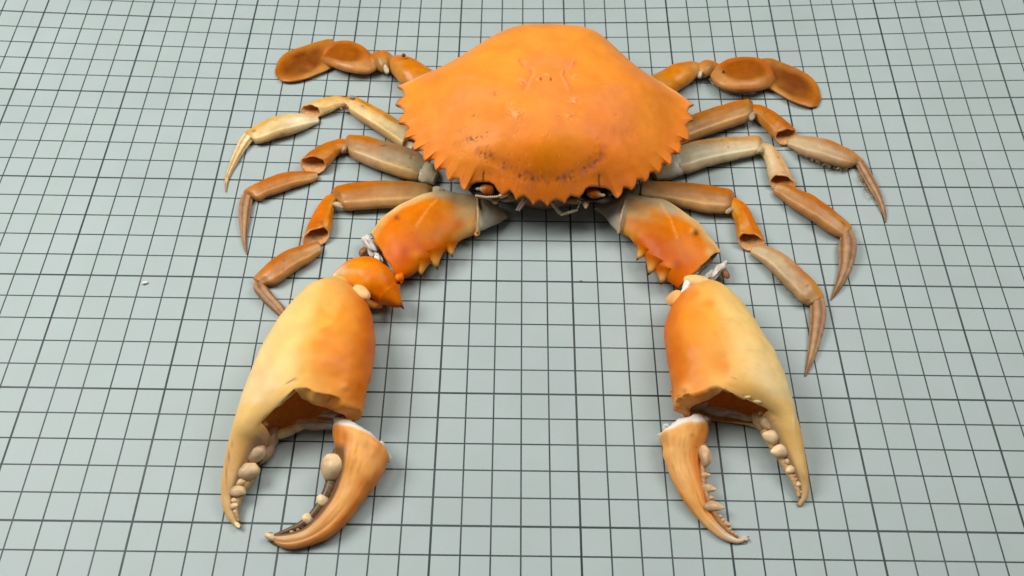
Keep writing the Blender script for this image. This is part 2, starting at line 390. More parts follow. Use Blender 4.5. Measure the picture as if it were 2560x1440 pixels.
# ================================================================== THE SETTING: the ruled mat
def build_mat():
    xs = np.linspace(-48, 56, 131); ys = np.linspace(-16, 46, 101)
    X, Y = np.meshgrid(xs, ys); Z = zmat(X, Y); nx, ny = len(xs), len(ys)
    V = np.stack([X.ravel(), Y.ravel(), Z.ravel()], 1); N = len(V); V = np.concatenate([V, V - [0, 0, .3]])
    F = []; idx = lambda i, j: i * nx + j
    for i in range(ny - 1):
        for j in range(nx - 1):
            F.append((idx(i, j), idx(i, j + 1), idx(i + 1, j + 1), idx(i + 1, j)))
            F.append((N + idx(i, j), N + idx(i + 1, j), N + idx(i + 1, j + 1), N + idx(i, j + 1)))
    for j in range(nx - 1):
        F.append((idx(0, j), N + idx(0, j), N + idx(0, j + 1), idx(0, j + 1))); i = ny - 1
        F.append((idx(i, j + 1), N + idx(i, j + 1), N + idx(i, j), idx(i, j)))
    for i in range(ny - 1):
        F.append((idx(i + 1, 0), N + idx(i + 1, 0), N + idx(i, 0), idx(i, 0))); j = nx - 1
        F.append((idx(i, j), N + idx(i, j), N + idx(i + 1, j), idx(i + 1, j)))
    m, nt, b = nodes("ruled_mat"); L = nt.links.new
    tc = add(nt, "ShaderNodeTexCoord"); sp = add(nt, "ShaderNodeSeparateXYZ"); L(tc.outputs["Object"], sp.inputs[0])
    wob = add(nt, "ShaderNodeTexNoise"); wob.inputs["Scale"].default_value = 900; wob.inputs["Detail"].default_value = 3; L(tc.outputs["Object"], wob.inputs[0])
    wj = mathn(nt, 'MULTIPLY', mathn(nt, 'SUBTRACT', wob.outputs[0], .5), .010)
    def line(axis):
        g = mathn(nt, 'MULTIPLY', axis, 100.0)
        d1 = mathn(nt, 'ABSOLUTE', mathn(nt, 'SUBTRACT', g, mathn(nt, 'ROUND', g)))
        g5 = mathn(nt, 'MULTIPLY', axis, 20.0)
        d5 = mathn(nt, 'MULTIPLY', mathn(nt, 'ABSOLUTE', mathn(nt, 'SUBTRACT', g5, mathn(nt, 'ROUND', g5))), 5.0)
        def edge(d, hw):
            r = add(nt, "ShaderNodeMapRange"); r.interpolation_type = 'SMOOTHSTEP'
            r.inputs[1].default_value = hw - .006; r.inputs[2].default_value = hw + .006; r.inputs[3].default_value = 1; r.inputs[4].default_value = 0
            L(mathn(nt, 'ADD', d, wj), r.inputs[0]); return r.outputs[0]
        return mathn(nt, 'MAXIMUM', edge(d1, .028), edge(d5, .039))
    ln = mathn(nt, 'MAXIMUM', line(sp.outputs[0]), line(sp.outputs[1]))
    n1 = add(nt, "ShaderNodeTexNoise"); n1.inputs["Scale"].default_value = 28; n1.inputs["Detail"].default_value = 7; n1.inputs["Roughness"].default_value = .55; L(tc.outputs["Object"], n1.inputs[0])
    n2 = add(nt, "ShaderNodeTexNoise"); n2.inputs["Scale"].default_value = 1600; n2.inputs["Detail"].default_value = 2; L(tc.outputs["Object"], n2.inputs[0])
    n3 = add(nt, "ShaderNodeTexNoise"); n3.inputs["Scale"].default_value = 75; n3.inputs["Detail"].default_value = 3; L(tc.outputs["Object"], n3.inputs[0])
    base = add(nt, "ShaderNodeMix", data_type='RGBA'); base.inputs[6].default_value = (.340, .406, .397, 1); base.inputs[7].default_value = (.350, .406, .411, 1)
    r0 = add(nt, "ShaderNodeMapRange"); r0.inputs[1].default_value = .35; r0.inputs[2].default_value = .65; L(n3.outputs[0], r0.inputs[0]); L(r0.outputs[0], base.inputs[0])
    hv = add(nt, "ShaderNodeHueSaturation"); r1 = add(nt, "ShaderNodeMapRange"); r1.inputs[1].default_value = .3; r1.inputs[2].default_value = .7; r1.inputs[3].default_value = .95; r1.inputs[4].default_value = 1.04
    L(n1.outputs[0], r1.inputs[0]); L(r1.outputs[0], hv.inputs["Value"]); L(base.outputs[2], hv.inputs["Color"])
    # worn print
    lw = add(nt, "ShaderNodeMapRange"); lw.inputs[1].default_value = .3; lw.inputs[2].default_value = .7; lw.inputs[3].default_value = .86; lw.inputs[4].default_value = 1.0; L(n1.outputs[0], lw.inputs[0])
    fac = mathn(nt, 'MULTIPLY', ln, lw.outputs[0])
    mx = add(nt, "ShaderNodeMix", data_type='RGBA'); L(fac, mx.inputs[0]); L(hv.outputs[0], mx.inputs[6]); mx.inputs[7].default_value = (.010, .021, .025, 1)
    L(mx.outputs[2], b.inputs["Base Color"])
    rr = add(nt, "ShaderNodeMapRange"); rr.inputs[3].default_value = .44; rr.inputs[4].default_value = .60; L(n1.outputs[0], rr.inputs[0]); L(rr.outputs[0], b.inputs["Roughness"])
    b.inputs["Specular IOR Level"].default_value = .28
    bp = add(nt, "ShaderNodeBump"); bp.inputs["Strength"].default_value = .10; bp.inputs["Distance"].default_value = .0003; L(n2.outputs[0], bp.inputs["Height"]); L(bp.outputs[0], b.inputs["Normal"])
    return mesh("ruled_mat", V, F, m, kind='structure')
mat_obj = build_mat()

# ================================================================== BODY
def polyline(P, n):
    P = np.asarray(P, float); t = np.r_[0, np.cumsum(np.linalg.norm(np.diff(P, axis=0), axis=1))]
    u = np.linspace(0, t[-1], n, endpoint=False); return np.stack([np.interp(u, t, P[:, i]) for i in range(P.shape[1])], 1)
def tooth_chain(pts):
    pts = [(x + (1365 - x) * .008, y + (300 - y) * .010, z, k) if k == 'n' else ((x + (x - 1365) * .001, y + (y - 300) * .004, z, k) if k == 't' else (x, y, z, k)) for x, y, z, k in pts]
    """tips ('t') and notches ('n') -> slightly hooked outline"""
    out = []
    for i in range(len(pts) - 1):
        (x0, y0, z0, k0), (x1, y1, z1, k1) = pts[i], pts[i + 1]
        for j in range(8):
            f = j / 8; ex = 1.0
            if k0 == 't' and k1 == 'n': g = f ** .8
            elif k0 == 'n' and k1 == 't': g = f ** 1.25
            else: g = f
            x, y = x0 + (x1 - x0) * f, y0 + (y1 - y0) * f
            L = math.hypot(x1 - x0, y1 - y0)
            b = L * math.sin(math.pi * f) if 'o' not in k0 + k1 else 0
            nx, ny = (y1 - y0) / (L + 1e-6), -(x1 - x0) / (L + 1e-6)
            left, right = x0 < 1255, x0 > 1455                             # rear flanks bulge, front flanks are cut in
            up_ = (k0 == 'n' and k1 == 't')
            sg = (-.13 if up_ else .15) if left else ((.15 if up_ else -.13) if right else .08)
            out.append((x + nx * b * sg, y + ny * b * sg, z0 + (z1 - z0) * f))
    out.append((pts[-1][0], pts[-1][1], pts[-1][2])); return out
ZL, ZF, ZR = 2.35, 2.15, 1.75
RIM = [(992, 216, ZL, 't'), (1010, 240, ZL, 'n'), (988, 262, ZL, 't'), (1011, 281, ZL, 'n'), (996, 307, ZL, 't'), (1021, 320, ZL, 'n'), (1011.5, 345, 2.3, 't'), (1037, 352, 2.3, 'n'),
       (1034, 374.5, 2.3, 't'), (1057, 376, 2.3, 'n'), (1062, 401, 2.28, 't'), (1085, 399, 2.28, 'n'), (1090, 423.5, 2.26, 't'), (1114, 423, 2.25, 'n'), (1122, 449, 2.22, 't'), (1148, 447, 2.22, 'n'),
       (1161, 474, 2.18, 't'), (1174, 459, 2.2, 'o'), (1190, 452.5, 2.22, 'o'), (1207, 451.5, 2.22, 'o'), (1224, 452.5, 2.22, 'o'), (1236, 459, 2.2, 'o'), (1243, 472, 2.16, 'o'), (1256, 486, 2.12, 'o'),
       (1274, 474, 2.15, 'n'), (1290, 497.5, 2.1, 't'), (1311, 488, 2.1, 'n'), (1333, 510, 2.05, 't'), (1350, 500, 2.08, 'n'), (1369, 512, 2.05, 't'), (1389, 498, 2.08, 'n'), (1413, 505, 2.08, 't'),
       (1428, 487.5, 2.12, 'n'), (1448, 491, 2.12, 'o'), (1458, 481, 2.16, 'o'), (1463, 471, 2.2, 'o'), (1472, 464.5, 2.22, 'o'), (1486, 463.5, 2.22, 'o'), (1500, 465, 2.22, 'o'), (1519, 468, 2.22, 'o'), (1531, 475, 2.2, 'o'),
       (1545, 492, 2.18, 't'), (1559, 468, 2.22, 'n'), (1580, 471.5, 2.22, 't'), (1593, 448, 2.25, 'n'), (1614, 451, 2.26, 't'), (1625.5, 431, 2.27, 'n'), (1647, 430, 2.28, 't'), (1656, 409, 2.28, 'n'), (1676, 411, 2.3, 't'),
       (1679, 385, 2.3, 'n'), (1698, 382.5, 2.3, 't'), (1702, 353, 2.32, 'n'), (1722, 350, 2.35, 't'), (1716, 314, ZL, 'n'), (1734, 300, ZL, 't'), (1721, 279, ZL, 'n'), (1736, 261, ZL, 't')]
REAR = [(1736, 261, ZL), (1692, 229, 2.3), (1645, 201, 2.2), (1600, 172, 2.05), (1565, 148, 1.9), (1535, 126, 1.75), (1508, 108, 1.65), (1472, 95, 1.6), (1420, 89, 1.6), (1360, 87, 1.6), (1300, 90, 1.6), (1258, 98, 1.65),
        (1222, 112, 1.75), (1190, 127, 1.85), (1150, 146, 2.0), (1110, 164, 2.1), (1070, 181, 2.2), (1030, 199, 2.3), (992, 216, ZL)]
body = thing("crab_body", "big domed orange crab shell with a saw-toothed edge", "crab shell", (1365, 330))
def build_carapace():
    fr = np.array(tooth_chain(RIM)); rr = np.array(REAR)
    n1, n2 = 1050, 330
    F_ = polyline(fr, n1); R_ = polyline(rr, n2); px = np.concatenate([F_, R_]); n = len(px)
    def gauss_closed(P, sg):
        f = np.fft.fftfreq(len(P)); return np.real(np.fft.ifft(np.fft.fft(P, axis=0) * np.exp(-2 * (np.pi * f * sg) ** 2)[:, None], axis=0))
    isrear = np.zeros(n); isrear[n1:] = 1; isrear = gauss_closed(isrear[:, None], 22)[:, 0]
    C = np.array([*(at(1365, 300, 3.0)[:2]), 0.0]); C[2] = zmat(C[0], C[1])
    ZT = 4.34 + C[2]; ex = 2.3 + 2.7 * gauss_closed(isrear[:, None], 75)[:, 0]; zrel = px[:, 2].copy()
    qv = 1 + .75 * np.exp(-((px[:, 1] - 285) / 125) ** 2) * np.clip((np.abs(px[:, 0] - 1365) - 170) / 130, 0, 1); qv = gauss_closed(qv[:, None], 25)[:, 0]
    def dome(tr):                                                           # steep at the front, flaring out into a thin blade at the sides
        b_ = 1 - tr ** ex; return np.where(b_ > 0, np.abs(b_) ** qv, b_ * .4)
    wz = np.clip((px[:, 1] - 250) / 190, 0, 1) * (1 - isrear) * .75 + .25 * np.clip((px[:, 1] - 420) / 40, 0, 1)
    for _ in range(40):                                                     # outline and dome settled together
        W = at(px[:, 0], px[:, 1], zrel)
        Wm = gauss_closed(W, 44) * (1 - isrear[:, None]) + gauss_closed(W, 9) * isrear[:, None]
        env = np.linalg.norm((Wm - C)[:, :2], axis=1) * (1.035 - .03 * isrear); zb = gauss_closed((zmat(W[:, 0], W[:, 1]) + px[:, 2])[:, None], 30)[:, 0]
        tr = np.linalg.norm((W - C)[:, :2], axis=1) / env
        znew = zb + (ZT - zb) * dome(tr) - zmat(W[:, 0], W[:, 1])
        zrel = .6 * zrel + .4 * (px[:, 2] + wz * (np.clip(znew, px[:, 2] - .6, px[:, 2] + 1.1) - px[:, 2]))
    W = at(px[:, 0], px[:, 1], zrel); W2 = W.copy()
    for _ in range(1): W2 = (np.roll(W2, 1, 0) + 2 * W2 + np.roll(W2, -1, 0)) / 4
    sm = C + (Wm - C) * .97
    nt = 84; tt = np.linspace(0, 1, nt) ** .9
    V = np.zeros((nt, n, 3))
    for i, t in enumerate(tt):
        bl = np.clip((t - .87) / .13, 0, 1); bl = bl * bl * (3 - 2 * bl)
        P = (C + (sm - C) * t) * (1 - bl) + (C + (W2 - C) * t) * bl
        tr = np.linalg.norm((P - C)[:, :2], axis=1) / env
        zf = zb + (ZT - zb) * dome(tr); k_ = np.clip((t - .93) / .07, 0, 1) ** 1.6
        tr1 = np.linalg.norm((W2 - C)[:, :2], axis=1) / env; P[:, 2] = zf + (W2[:, 2] - (zb + (ZT - zb) * dome(tr1))) * k_
        V[i] = P
    # raise each tooth a little along its middle
    dev = np.linalg.norm((W2 - C)[:, :2], axis=1) - np.linalg.norm((sm - C)[:, :2], axis=1); dev = np.clip(dev, 0, .6)
    for i, t in enumerate(tt):
        if t > .94: V[i, :, 2] += dev * .05 * math.sin(math.pi * min(1, (t - .94) / .06))
    P = V.reshape(-1, 3); uv = proj(P); print('carapace', np.ptp(P, 0))
    cols = painted((uv[:, 0] - 990) / 745, (uv[:, 1] - 60) / 450,  # rear seeds lighter: own orange plus some light put into the colour
                   [(.5, .08, (.78, .29, .045)), (.3, .18, (.79, .285, .04)), (.7, .18, (.78, .28, .038)), (.1, .38, (.78, .27, .035)), (.9, .42, (.76, .25, .03)), (.5, .38, (.78, .255, .05)),
                    (.15, .55, (.78, .25, .045)), (.5, .55, (.76, .225, .035)), (.85, .62, (.74, .225, .028)), (.3, .65, (.76, .23, .035)), (.7, .68, (.72, .20, .025)), (.49, .72, (.66, .18, .010)), (.49, .80, (.60, .155, .006)), (.18, .78, (.76, .22, .03)),
                    (.80, .80, (.73, .21, .025)), (.28, .88, (.76, .23, .03)), (.72, .9, (.74, .22, .03)), (.35, .95, (.74, .20, .03)), (.66, .96, (.72, .195, .03)), (.5, .95, (.64, .16, .02)), (.05, .6, (.76, .225, .03)), (.97, .6, (.73, .21, .025))], 1.6)
    dz = np.zeros(len(P))
    def g2(x, y, sx, sy=None, a=0):
        sy = sy or sx; dx, dy = uv[:, 0] - x, uv[:, 1] - y; ca, sa = math.cos(a), math.sin(a)
        u, v = dx * ca + dy * sa, -dx * sa + dy * ca
        return np.exp(-((u / sx) ** 2 + (v / sy) ** 2))
    def seg(path, wd):
        best = np.full(len(P), 1e9)
        for (x0, y0), (x1, y1) in zip(path[:-1], path[1:]):
            d = np.array([x1 - x0, y1 - y0]); L2 = d @ d; q = uv - [x0, y0]; t = np.clip(q @ d / L2, 0, 1)
            best = np.minimum(best, np.linalg.norm(q - t[:, None] * d, axis=1))
        return np.exp(-(best / wd) ** 2)
    def tint(mask, k): 
        nonlocal cols
        mk = np.clip(mask, 0, 1)[:, None]; cols = cols * (1 - mk) + pig(k) * mk
    # big swellings
    dz += .26 * g2(1362, 375, 150, 62) + .12 * g2(1180, 400, 90, 45) + .10 * g2(1560, 405, 90, 45) + .10 * g2(1368, 215, 60, 42)
    dz += .05 * g2(1120, 300, 70, 50) + .05 * g2(1620, 310, 70, 50)
    fp = P.copy(); n_a = nz(fp, .9, 2.0); n_b = nz(fp, 3.2, 9.0); n_c = nz(fp, 9.0, 4.0)
    dz += .035 * n_a + .010 * n_b
    # regions of the shell: the H-shaped groove
    HA = [(1302, 150), (1310, 163), (1328, 170), (1330, 186), (1318, 205), (1311, 222)]; HB = [(1440, 152), (1432, 164), (1414, 171), (1410, 188), (1420, 206), (1428, 224)]
    for h_ in (HA, HB):
        s_ = seg(h_, 5.5); dz -= .055 * s_; s2 = seg([(x + (5 if h_ is HA else -5), y + 2) for x, y in h_], 4.0); dz += .03 * s2
        tint(.62 * s2, (.84, .40, .17)); tint(.45 * s_, (.66, .15, .03))
    dz -= .018 * seg([(1311, 222), (1300, 250), (1288, 275)], 12) + .018 * seg([(1428, 224), (1438, 250), (1436, 280)], 12)
    dz -= .025 * seg([(1330, 172), (1370, 160), (1412, 172)], 8)
    tint(.55 * seg([(1325, 160), (1372, 152), (1415, 160)], 17), (.80, .235, .075)); tint(.25 * g2(1370, 225, 50, 40), (.80, .225, .06))
    for (x, y, r) in ((1290, 286, 19), (1432, 290, 15), (1437, 252, 12), (1276, 262, 10), (1306, 205, 9), (1434, 190, 9)):
        q = g2(x, y, r, r * .7); st = np.clip(np.sin(n_b * 9 + n_c * 3) * 1.4, -1, 1)
        dz += .022 * q * st; tint(.55 * q * (st > .2), (.84, .45, .20)); tint(.35 * q * (st < -.4), (.50, .12, .02))
    for (x, y) in ((1352, 201), (1377, 202)):
        dz -= .05 * g2(x, y, 3.2, 4.2); tint(.95 * g2(x, y, 2.6, 3.8), 'dark'); tint(.6 * g2(x + 3, y - 1, 3), (.85, .5, .25)) if False else None
    tint(.6 * g2(1366, 190, 6, 2.4), (.86, .5, .22)); tint(.5 * g2(1343, 203, 3), (.86, .5, .22))
    # brown stains, speckled
    for (x, y, sx, sy, a, s_) in ((1186, 351, 26, 9, -.2, .8), (1214, 339, 11, 8, -.3, .95), (1180, 349, 8, 4, 0, .9), (1190, 291, 9, 4, -.3, .9), (1206, 287, 6, 3, -.4, .6), (1240, 234, 11, 6, 0, .5), (1225, 395, 14, 8, .4, .45), (1130, 360, 18, 8, 0, .25),
                              (1490, 400, 22, 10, -.4, .5), (1262, 292, 8, 4, 0, .3), (1300, 440, 20, 7, .1, .5), (1420, 447, 26, 8, 0, .45), (1340, 452, 18, 7, 0, .4), (1205, 378, 16, 8, 0, .45), (1150, 330, 14, 6, 0, .2), (1500, 372, 24, 9, 0, .25), (1560, 330, 40, 14, 0, .18)):
        q = g2(x, y, sx, sy, a); sp = np.clip(n_c * 2.2 + .35 + n_b * .6, 0, 1); tint(s_ * q * sp, (.13, .045, .022))
    BAND = [(1200, 392), (1228, 408), (1265, 424), (1300, 441), (1350, 452), (1410, 449), (1460, 428), (1500, 402)]
    q = seg(BAND, 13); dz -= .055 * q; tint(.5 * q * np.clip(n_b * 1.6 + .35, 0, 1), (.30, .105, .075)); tint(.7 * q * np.clip(n_c * 3 - .55, 0, 1), (.10, .04, .03))
    # orbital fissures
    for f_ in ([(1208, 453), (1208, 440), (1210, 433)], [(1499, 466), (1497, 452), (1498, 440)]):
        q = seg(f_, 2.3); dz -= .07 * q; tint(.92 * q, 'dark')
    tint(.30 * g2(1155, 448, 12, 18), (.55, .17, .08)); tint(.28 * g2(1560, 455, 16, 14), (.50, .16, .08)); tint(.3 * g2(1320, 470, 16, 12), (.45, .13, .06)); tint(.3 * g2(1430, 470, 16, 12), (.45, .13, .06))
    # granules: small pale grains and pits scattered
    ok = (np.arange(len(P)) // n)
    r2 = np.random.default_rng(3)
    for _ in range(110):
        x, y = r2.uniform(1010, 1720), r2.uniform(250, 500)
        if r2.random() < .45: x, y = r2.normal(1355, 120), r2.normal(440, 40)
        q = g2(x, y, r2.uniform(1.2, 2.0))
        if r2.random() < .5: tint(.5 * q, (.84, .42, .16)); dz += .010 * q
        else: tint(.6 * q, (.22, .07, .02)); dz -= .014 * q
    # horn-coloured tips on the teeth
    ring = (np.arange(len(P)) // n) / (nt - 1)
    tipw = np.clip((dev - .26) / .16, 0, 1)[np.arange(len(P)) % n] * np.clip((ring - .97) / .03, 0, 1)
    tint(.8 * tipw * (uv[:, 1] < 380), (.25, .13, .06)); tint(.35 * tipw * (uv[:, 1] >= 380), (.80, .42, .16))
    tint(.5 * np.clip((ring - .955) / .045, 0, 1) * (isrear[np.arange(len(P)) % n] > .5), (.80, .50, .26))  # pale sheen along the rear rim, painted into the colour
    P[:, 2] += dz * np.clip((1.0 - ring) / .10, 0, 1)
    F = []
    for i in range(1, nt - 1):
        a, b = i * n, (i + 1) * n
        for j in range(n):
            j2 = (j + 1) % n; F.append((a + j, b + j, b + j2, a + j2))
    P[:n] = P[:n].mean(0)
    for j in range(n): F.append((0, n + j, n + (j + 1) % n))
    cols[:n] = cols[n:2 * n].mean(0)
    # the lip: rolls under the rim and a little back
    base = len(P); lip = []
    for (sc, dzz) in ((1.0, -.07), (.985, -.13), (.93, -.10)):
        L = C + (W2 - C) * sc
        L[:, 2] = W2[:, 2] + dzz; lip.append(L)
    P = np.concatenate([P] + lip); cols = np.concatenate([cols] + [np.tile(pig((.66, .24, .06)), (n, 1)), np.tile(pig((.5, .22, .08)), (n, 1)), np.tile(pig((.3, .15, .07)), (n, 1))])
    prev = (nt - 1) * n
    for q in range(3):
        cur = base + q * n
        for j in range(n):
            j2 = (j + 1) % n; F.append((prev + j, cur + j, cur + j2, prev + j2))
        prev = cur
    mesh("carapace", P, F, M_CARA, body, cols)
    # body below the rim, tapering to the mat
    U = []; rngs = 9
    for q in range(rngs):
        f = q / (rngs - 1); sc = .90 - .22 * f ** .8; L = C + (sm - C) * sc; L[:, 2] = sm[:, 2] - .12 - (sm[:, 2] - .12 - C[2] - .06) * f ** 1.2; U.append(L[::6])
    nn = len(U[0]); U = np.concatenate(U); F = []
    for q in range(rngs - 1):
        for j in range(nn): F.append((q * nn + j, (q + 1) * nn + j, (q + 1) * nn + (j + 1) % nn, q * nn + (j + 1) % nn))
    F.append(tuple(range((rngs - 1) * nn, rngs * nn))[::-1])
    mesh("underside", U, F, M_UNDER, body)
build_carapace()
# eyes, with near-black solids standing for the shade in their orbits
loft("orbit_shade", [(1170, 466, 1174, 478), (1180, 452, 1186, 490), (1206, 449, 1208, 495), (1230, 452, 1232, 495), (1250, 466, 1254, 494), (1262, 482, 1263, 490)], body, M_DARK, k=.3, zc=1.75, corr=False, jit=0, cap=(.3, .3))
loft("orbit_shade", [(1452, 482, 1454, 496), (1464, 466, 1466, 502), (1486, 461, 1488, 506), (1508, 463, 1508, 510), (1528, 470, 1528, 504), (1542, 484, 1542, 494)], body, M_DARK, k=.3, zc=1.75, corr=False, jit=0, cap=(.3, .3))
EYE = [(0, 0, 'bone'), (.15, 0, (.36, .11, .02)), (.5, -.5, (.46, .13, .015)), (.5, .6, (.24, .06, .008)), (1, 0, (.36, .14, .035))]
e1 = loft("eye", [(1200, 468, 1201, 477), (1206, 463, 1207, 481), (1214, 461, 1215, 485), (1225, 460, 1226, 485), (1232, 461, 1230, 483)], body, M_ARM, k=.8, zc=2.0, corr=False, jit=.02, paint=EYE, cap=(.5, .35))
e2 = loft("eye", [(1503, 483, 1501, 492), (1498, 476, 1496, 493), (1490, 472, 1489, 494), (1479, 470, 1477, 493), (1472, 470, 1470, 489)], body, M_ARM, k=.8, zc=2.0, corr=False, jit=.02, paint=EYE, cap=(.5, .35))
blob("eye_stub", 1196, 472, 2.0, .09, body, M_TOOTH, (.36, .29, .19), sq=(1.3, .8, .8), sub=2)
blob("eye_stub", 1507, 488, 2.0, .09, body, M_TOOTH, (.36, .29, .19), sq=(1.3, .8, .8), sub=2)
fringe("orbit_hair", [(1174, 462), (1190, 455), (1206, 454)], 70, .34, .022, body, M_BLACK, -1.5, z=(1.85, 2.1), spread=.35)
fringe("orbit_hair", [(1502, 467), (1518, 470), (1530, 477)], 70, .34, .022, body, M_BLACK, -1.7, z=(1.85, 2.1), spread=.35)
# feelers and mouth parts
tube("antenna", [(1254, 489, 2.1), (1240, 492, 2.1), (1216, 493, 2.1), (1188, 489, 2.05)], [.04, .045, .045, .045], body, M_TOOTH, (.44, .33, .22), beads=13)
blob("antenna_base", 1259, 487, 2.0, .13, body, M_TOOTH, 'bone', sq=(1.9, .9, .8), ang=.55, sub=2)
blob("mouth_plate", 1237, 500, 1.4, .2, body, M_TOOTH, (.45, .37, .23), sq=(1.0, .8, .7), ang=-1.2, sub=2)
blob("mouth_plate", 1272, 494, 1.5, .28, body, M_TOOTH, (.24, .19, .11), sq=(1.5, .7, .6), ang=.2, sub=2)
blob("mouth_plate", 1434, 500, 1.5, .26, body, M_TOOTH, (.24, .19, .11), sq=(1.5, .7, .6), ang=-.1, sub=2)
blob("mouth_plate", 1464, 510, 1.55, .17, body, M_TOOTH, (.55, .42, .30), sq=(1.5, .8, .7), ang=-1.65, pinch=.6, sub=2)
tube("mouth_leg", [(1316, 497, 1.6), (1306, 512, 1.45), (1296, 527, 1.3)], [.05, .075, .06], body, M_TOOTH, (.42, .35, .26))
tube("mouth_leg", [(1309, 497, 1.65), (1300, 510, 1.5), (1291, 526, 1.32)], [.04, .05, .045], body, M_TOOTH, (.46, .38, .30))
tube("mouth_leg", [(1380, 505, 1.6), (1390, 520, 1.4), (1401, 534, 1.25)], [.09, .085, .07], body, M_TOOTH, (.40, .35, .25))
tube("mouth_leg", [(1401, 537, 1.25), (1422, 531, 1.3), (1444, 525, 1.4)], [.055, .06, .045], body, M_TOOTH, (.46, .40, .27))
tube("mouth_leg", [(1442, 522, 1.42), (1448, 514, 1.45), (1447, 505, 1.5)], [.03, .035, .03], body, M_TOOTH, (.42, .36, .24))
for (a_, b_) in (((1444, 494), (1456, 499)), ((1442, 501), (1454, 505))):
    tube("mouth_leg", [(*a_, 1.7), (*b_, 1.65)], [.03, .02], body, M_TOOTH, (.42, .33, .25))
tube("bristle", [(1111, 402, 2.9), (1117, 425, 2.8), (1128, 450, 2.5), (1141, 470, 2.2)], .011, body, M_HAIR, 'tan', m=6)

# ================================================================== CLAW ARMS
LA = (880, 460, 4.5)
arm = thing("spiny_claw_limb", "orange spined claw arm lying behind the separate round wrist piece", "crab arm", (1040, 620), "upper arms of the crab's claws")
def crest(ph, s):                                                     # a sharp upper edge, a flat top
    c = np.cos(ph); return 1 + .10 * np.exp(-((np.angle(np.exp(1j * (ph - np.pi)))) / .28) ** 2)
ARMP = [(0, -.9, (.78, .38, .10)), (0, -.4, (.78, .23, .045)), (0, .5, (.68, .155, .018)), (.2, -.4, (.72, .19, .03)), (.18, .5, (.58, .115, .008)), (.35, -.55, (.70, .19, .02)), (.35, .6, (.54, .10, .005)), (.25, -1.05, (.80, .50, .20)), (.5, -1.05, (.80, .50, .22)),
        (.5, -.4, (.60, .16, .010)), (.5, .3, (.52, .14, .012)), (.5, .9, (.55, .115, .006)), (.68, -.8, 'olive'), (.7, -.1, (.52, .185, .035)), (.70, .6, (.52, .15, .018)), (.78, .95, (.62, .27, .06)), (.9, -.6, (.36, .28, .15)), (.86, .1, (.46, .29, .12)), (1, .0, (.40, .31, .17)), (.95, .9, (.52, .30, .12))]
def arm_scar(path, wd=3.0, dots=None):
    def f(V, SC, cols):
        uv = proj(V); best = np.full(len(V), 1e9)
        for (x0, y0), (x1, y1) in zip(path[:-1], path[1:]):
            d = np.array([x1 - x0, y1 - y0]); q = uv - [x0, y0]; t = np.clip(q @ d / (d @ d), 0, 1); best = np.minimum(best, np.linalg.norm(q - t[:, None] * d, axis=1))
        m_ = np.exp(-(best / wd) ** 2) * (SC[:, 2] > 0); V = V.copy(); V[:, 2] += .045 * m_; cols = cols * (1 - .6 * m_[:, None]) + pig((.80, .36, .12)) * .6 * m_[:, None]
        rm = np.clip((-SC[:, 1] - .90) / .08, 0, 1)[:, None] * np.clip((.72 - SC[:, 0]) / .1, 0, 1)[:, None] * .8; cols = cols * (1 - rm) + pig((.84, .60, .30)) * rm
        for (x, y, r, k_, s_, d_) in dots or ():
            m_ = np.exp(-(((uv[:, 0] - x) ** 2 + (uv[:, 1] - y) ** 2) / r ** 2)) * (SC[:, 2] > 0)
            cols = cols * (1 - s_ * m_[:, None]) + pig(k_) * s_ * m_[:, None]; V[:, 2] += d_ * m_
        return V, cols
    return f
def X(T, pts): return [(T[0] + x / T[2], T[1] + y / T[2]) for x, y in pts]
loft("upper_segment", [(225, 570, 515, 1085, .36), (330, 430, 640, 1040, .40), (470, 320, 760, 975, .42), (620, 225, 880, 880), (780, 145, 1000, 800), (920, 100, 1100, 725), (1060, 93, 1200, 660, .46), (1220, 118, 1300, 605, .46), (1400, 130, 1400, 565, .48)],
     arm, M_ARM, LA, k=.44, n=90, m=72, opn=(True, False), tilt=(-.15, 0), secf=crest, paint=ARMP, jit=.03, inner=M_INARM, thick=.08, cap=(0, .15), rimj=.07, lift=.15,
     post=arm_scar(X(LA, [(725, 475), (800, 360), (880, 250), (960, 180)]), 3.2, [(991, 543, 5, 'dark', .8, -.05), (998, 546, 4, (.3, .1, .03), .7, -.03), (1090, 575, 14, (.42, .13, .03), .5, .01), (1012, 625, 8, (.35, .11, .08), .5, 0), (1040, 640, 14, (.80, .33, .10), .5, .05)]))
loft("hip_segment", [(1425, 150, 1425, 540), (1480, 155, 1490, 525), (1560, 185, 1570, 487), (1640, 235, 1640, 450), (1710, 310, 1710, 405), (1745, 360, 1745, 385)], arm, M_ARM, LA, k=.5, n=30, m=36, lift=.2, paint=[(0, 0, (.40, .34, .22)), (.3, -.5, (.32, .25, .15)), (.3, .5, 'grey'), (.7, 0, 'olive'), (1, 0, 'pale')], jit=.04, e=1.7,
     post=lambda V, SC, c: (V, c))
tube("hinge_ridge", [(1410, 128, .85), (1416, 260, 1.22), (1420, 400, 1.2), (1412, 545, .75)], [.05, .055, .055, .07], arm, M_ARM, (.52, .38, .22), T=LA)
blob("hinge_knob", 880 + 1408 / 4.5, 460 + 556 / 4.5, .65, .12, arm, M_ARM, (.55, .25, .09), sq=(1.3, .9, .8), ang=1.2, sub=3)
for b_, t_, r_ in (((1095, 685), (1130, 830), .34), ((905, 790), (965, 968), .5), ((775, 880), (782, 1048), .42)):
    spine("spine", b_, t_, r_, .75, .6, arm, M_ARM, (.74, .36, .10), T=LA, bend=.05, root=True)
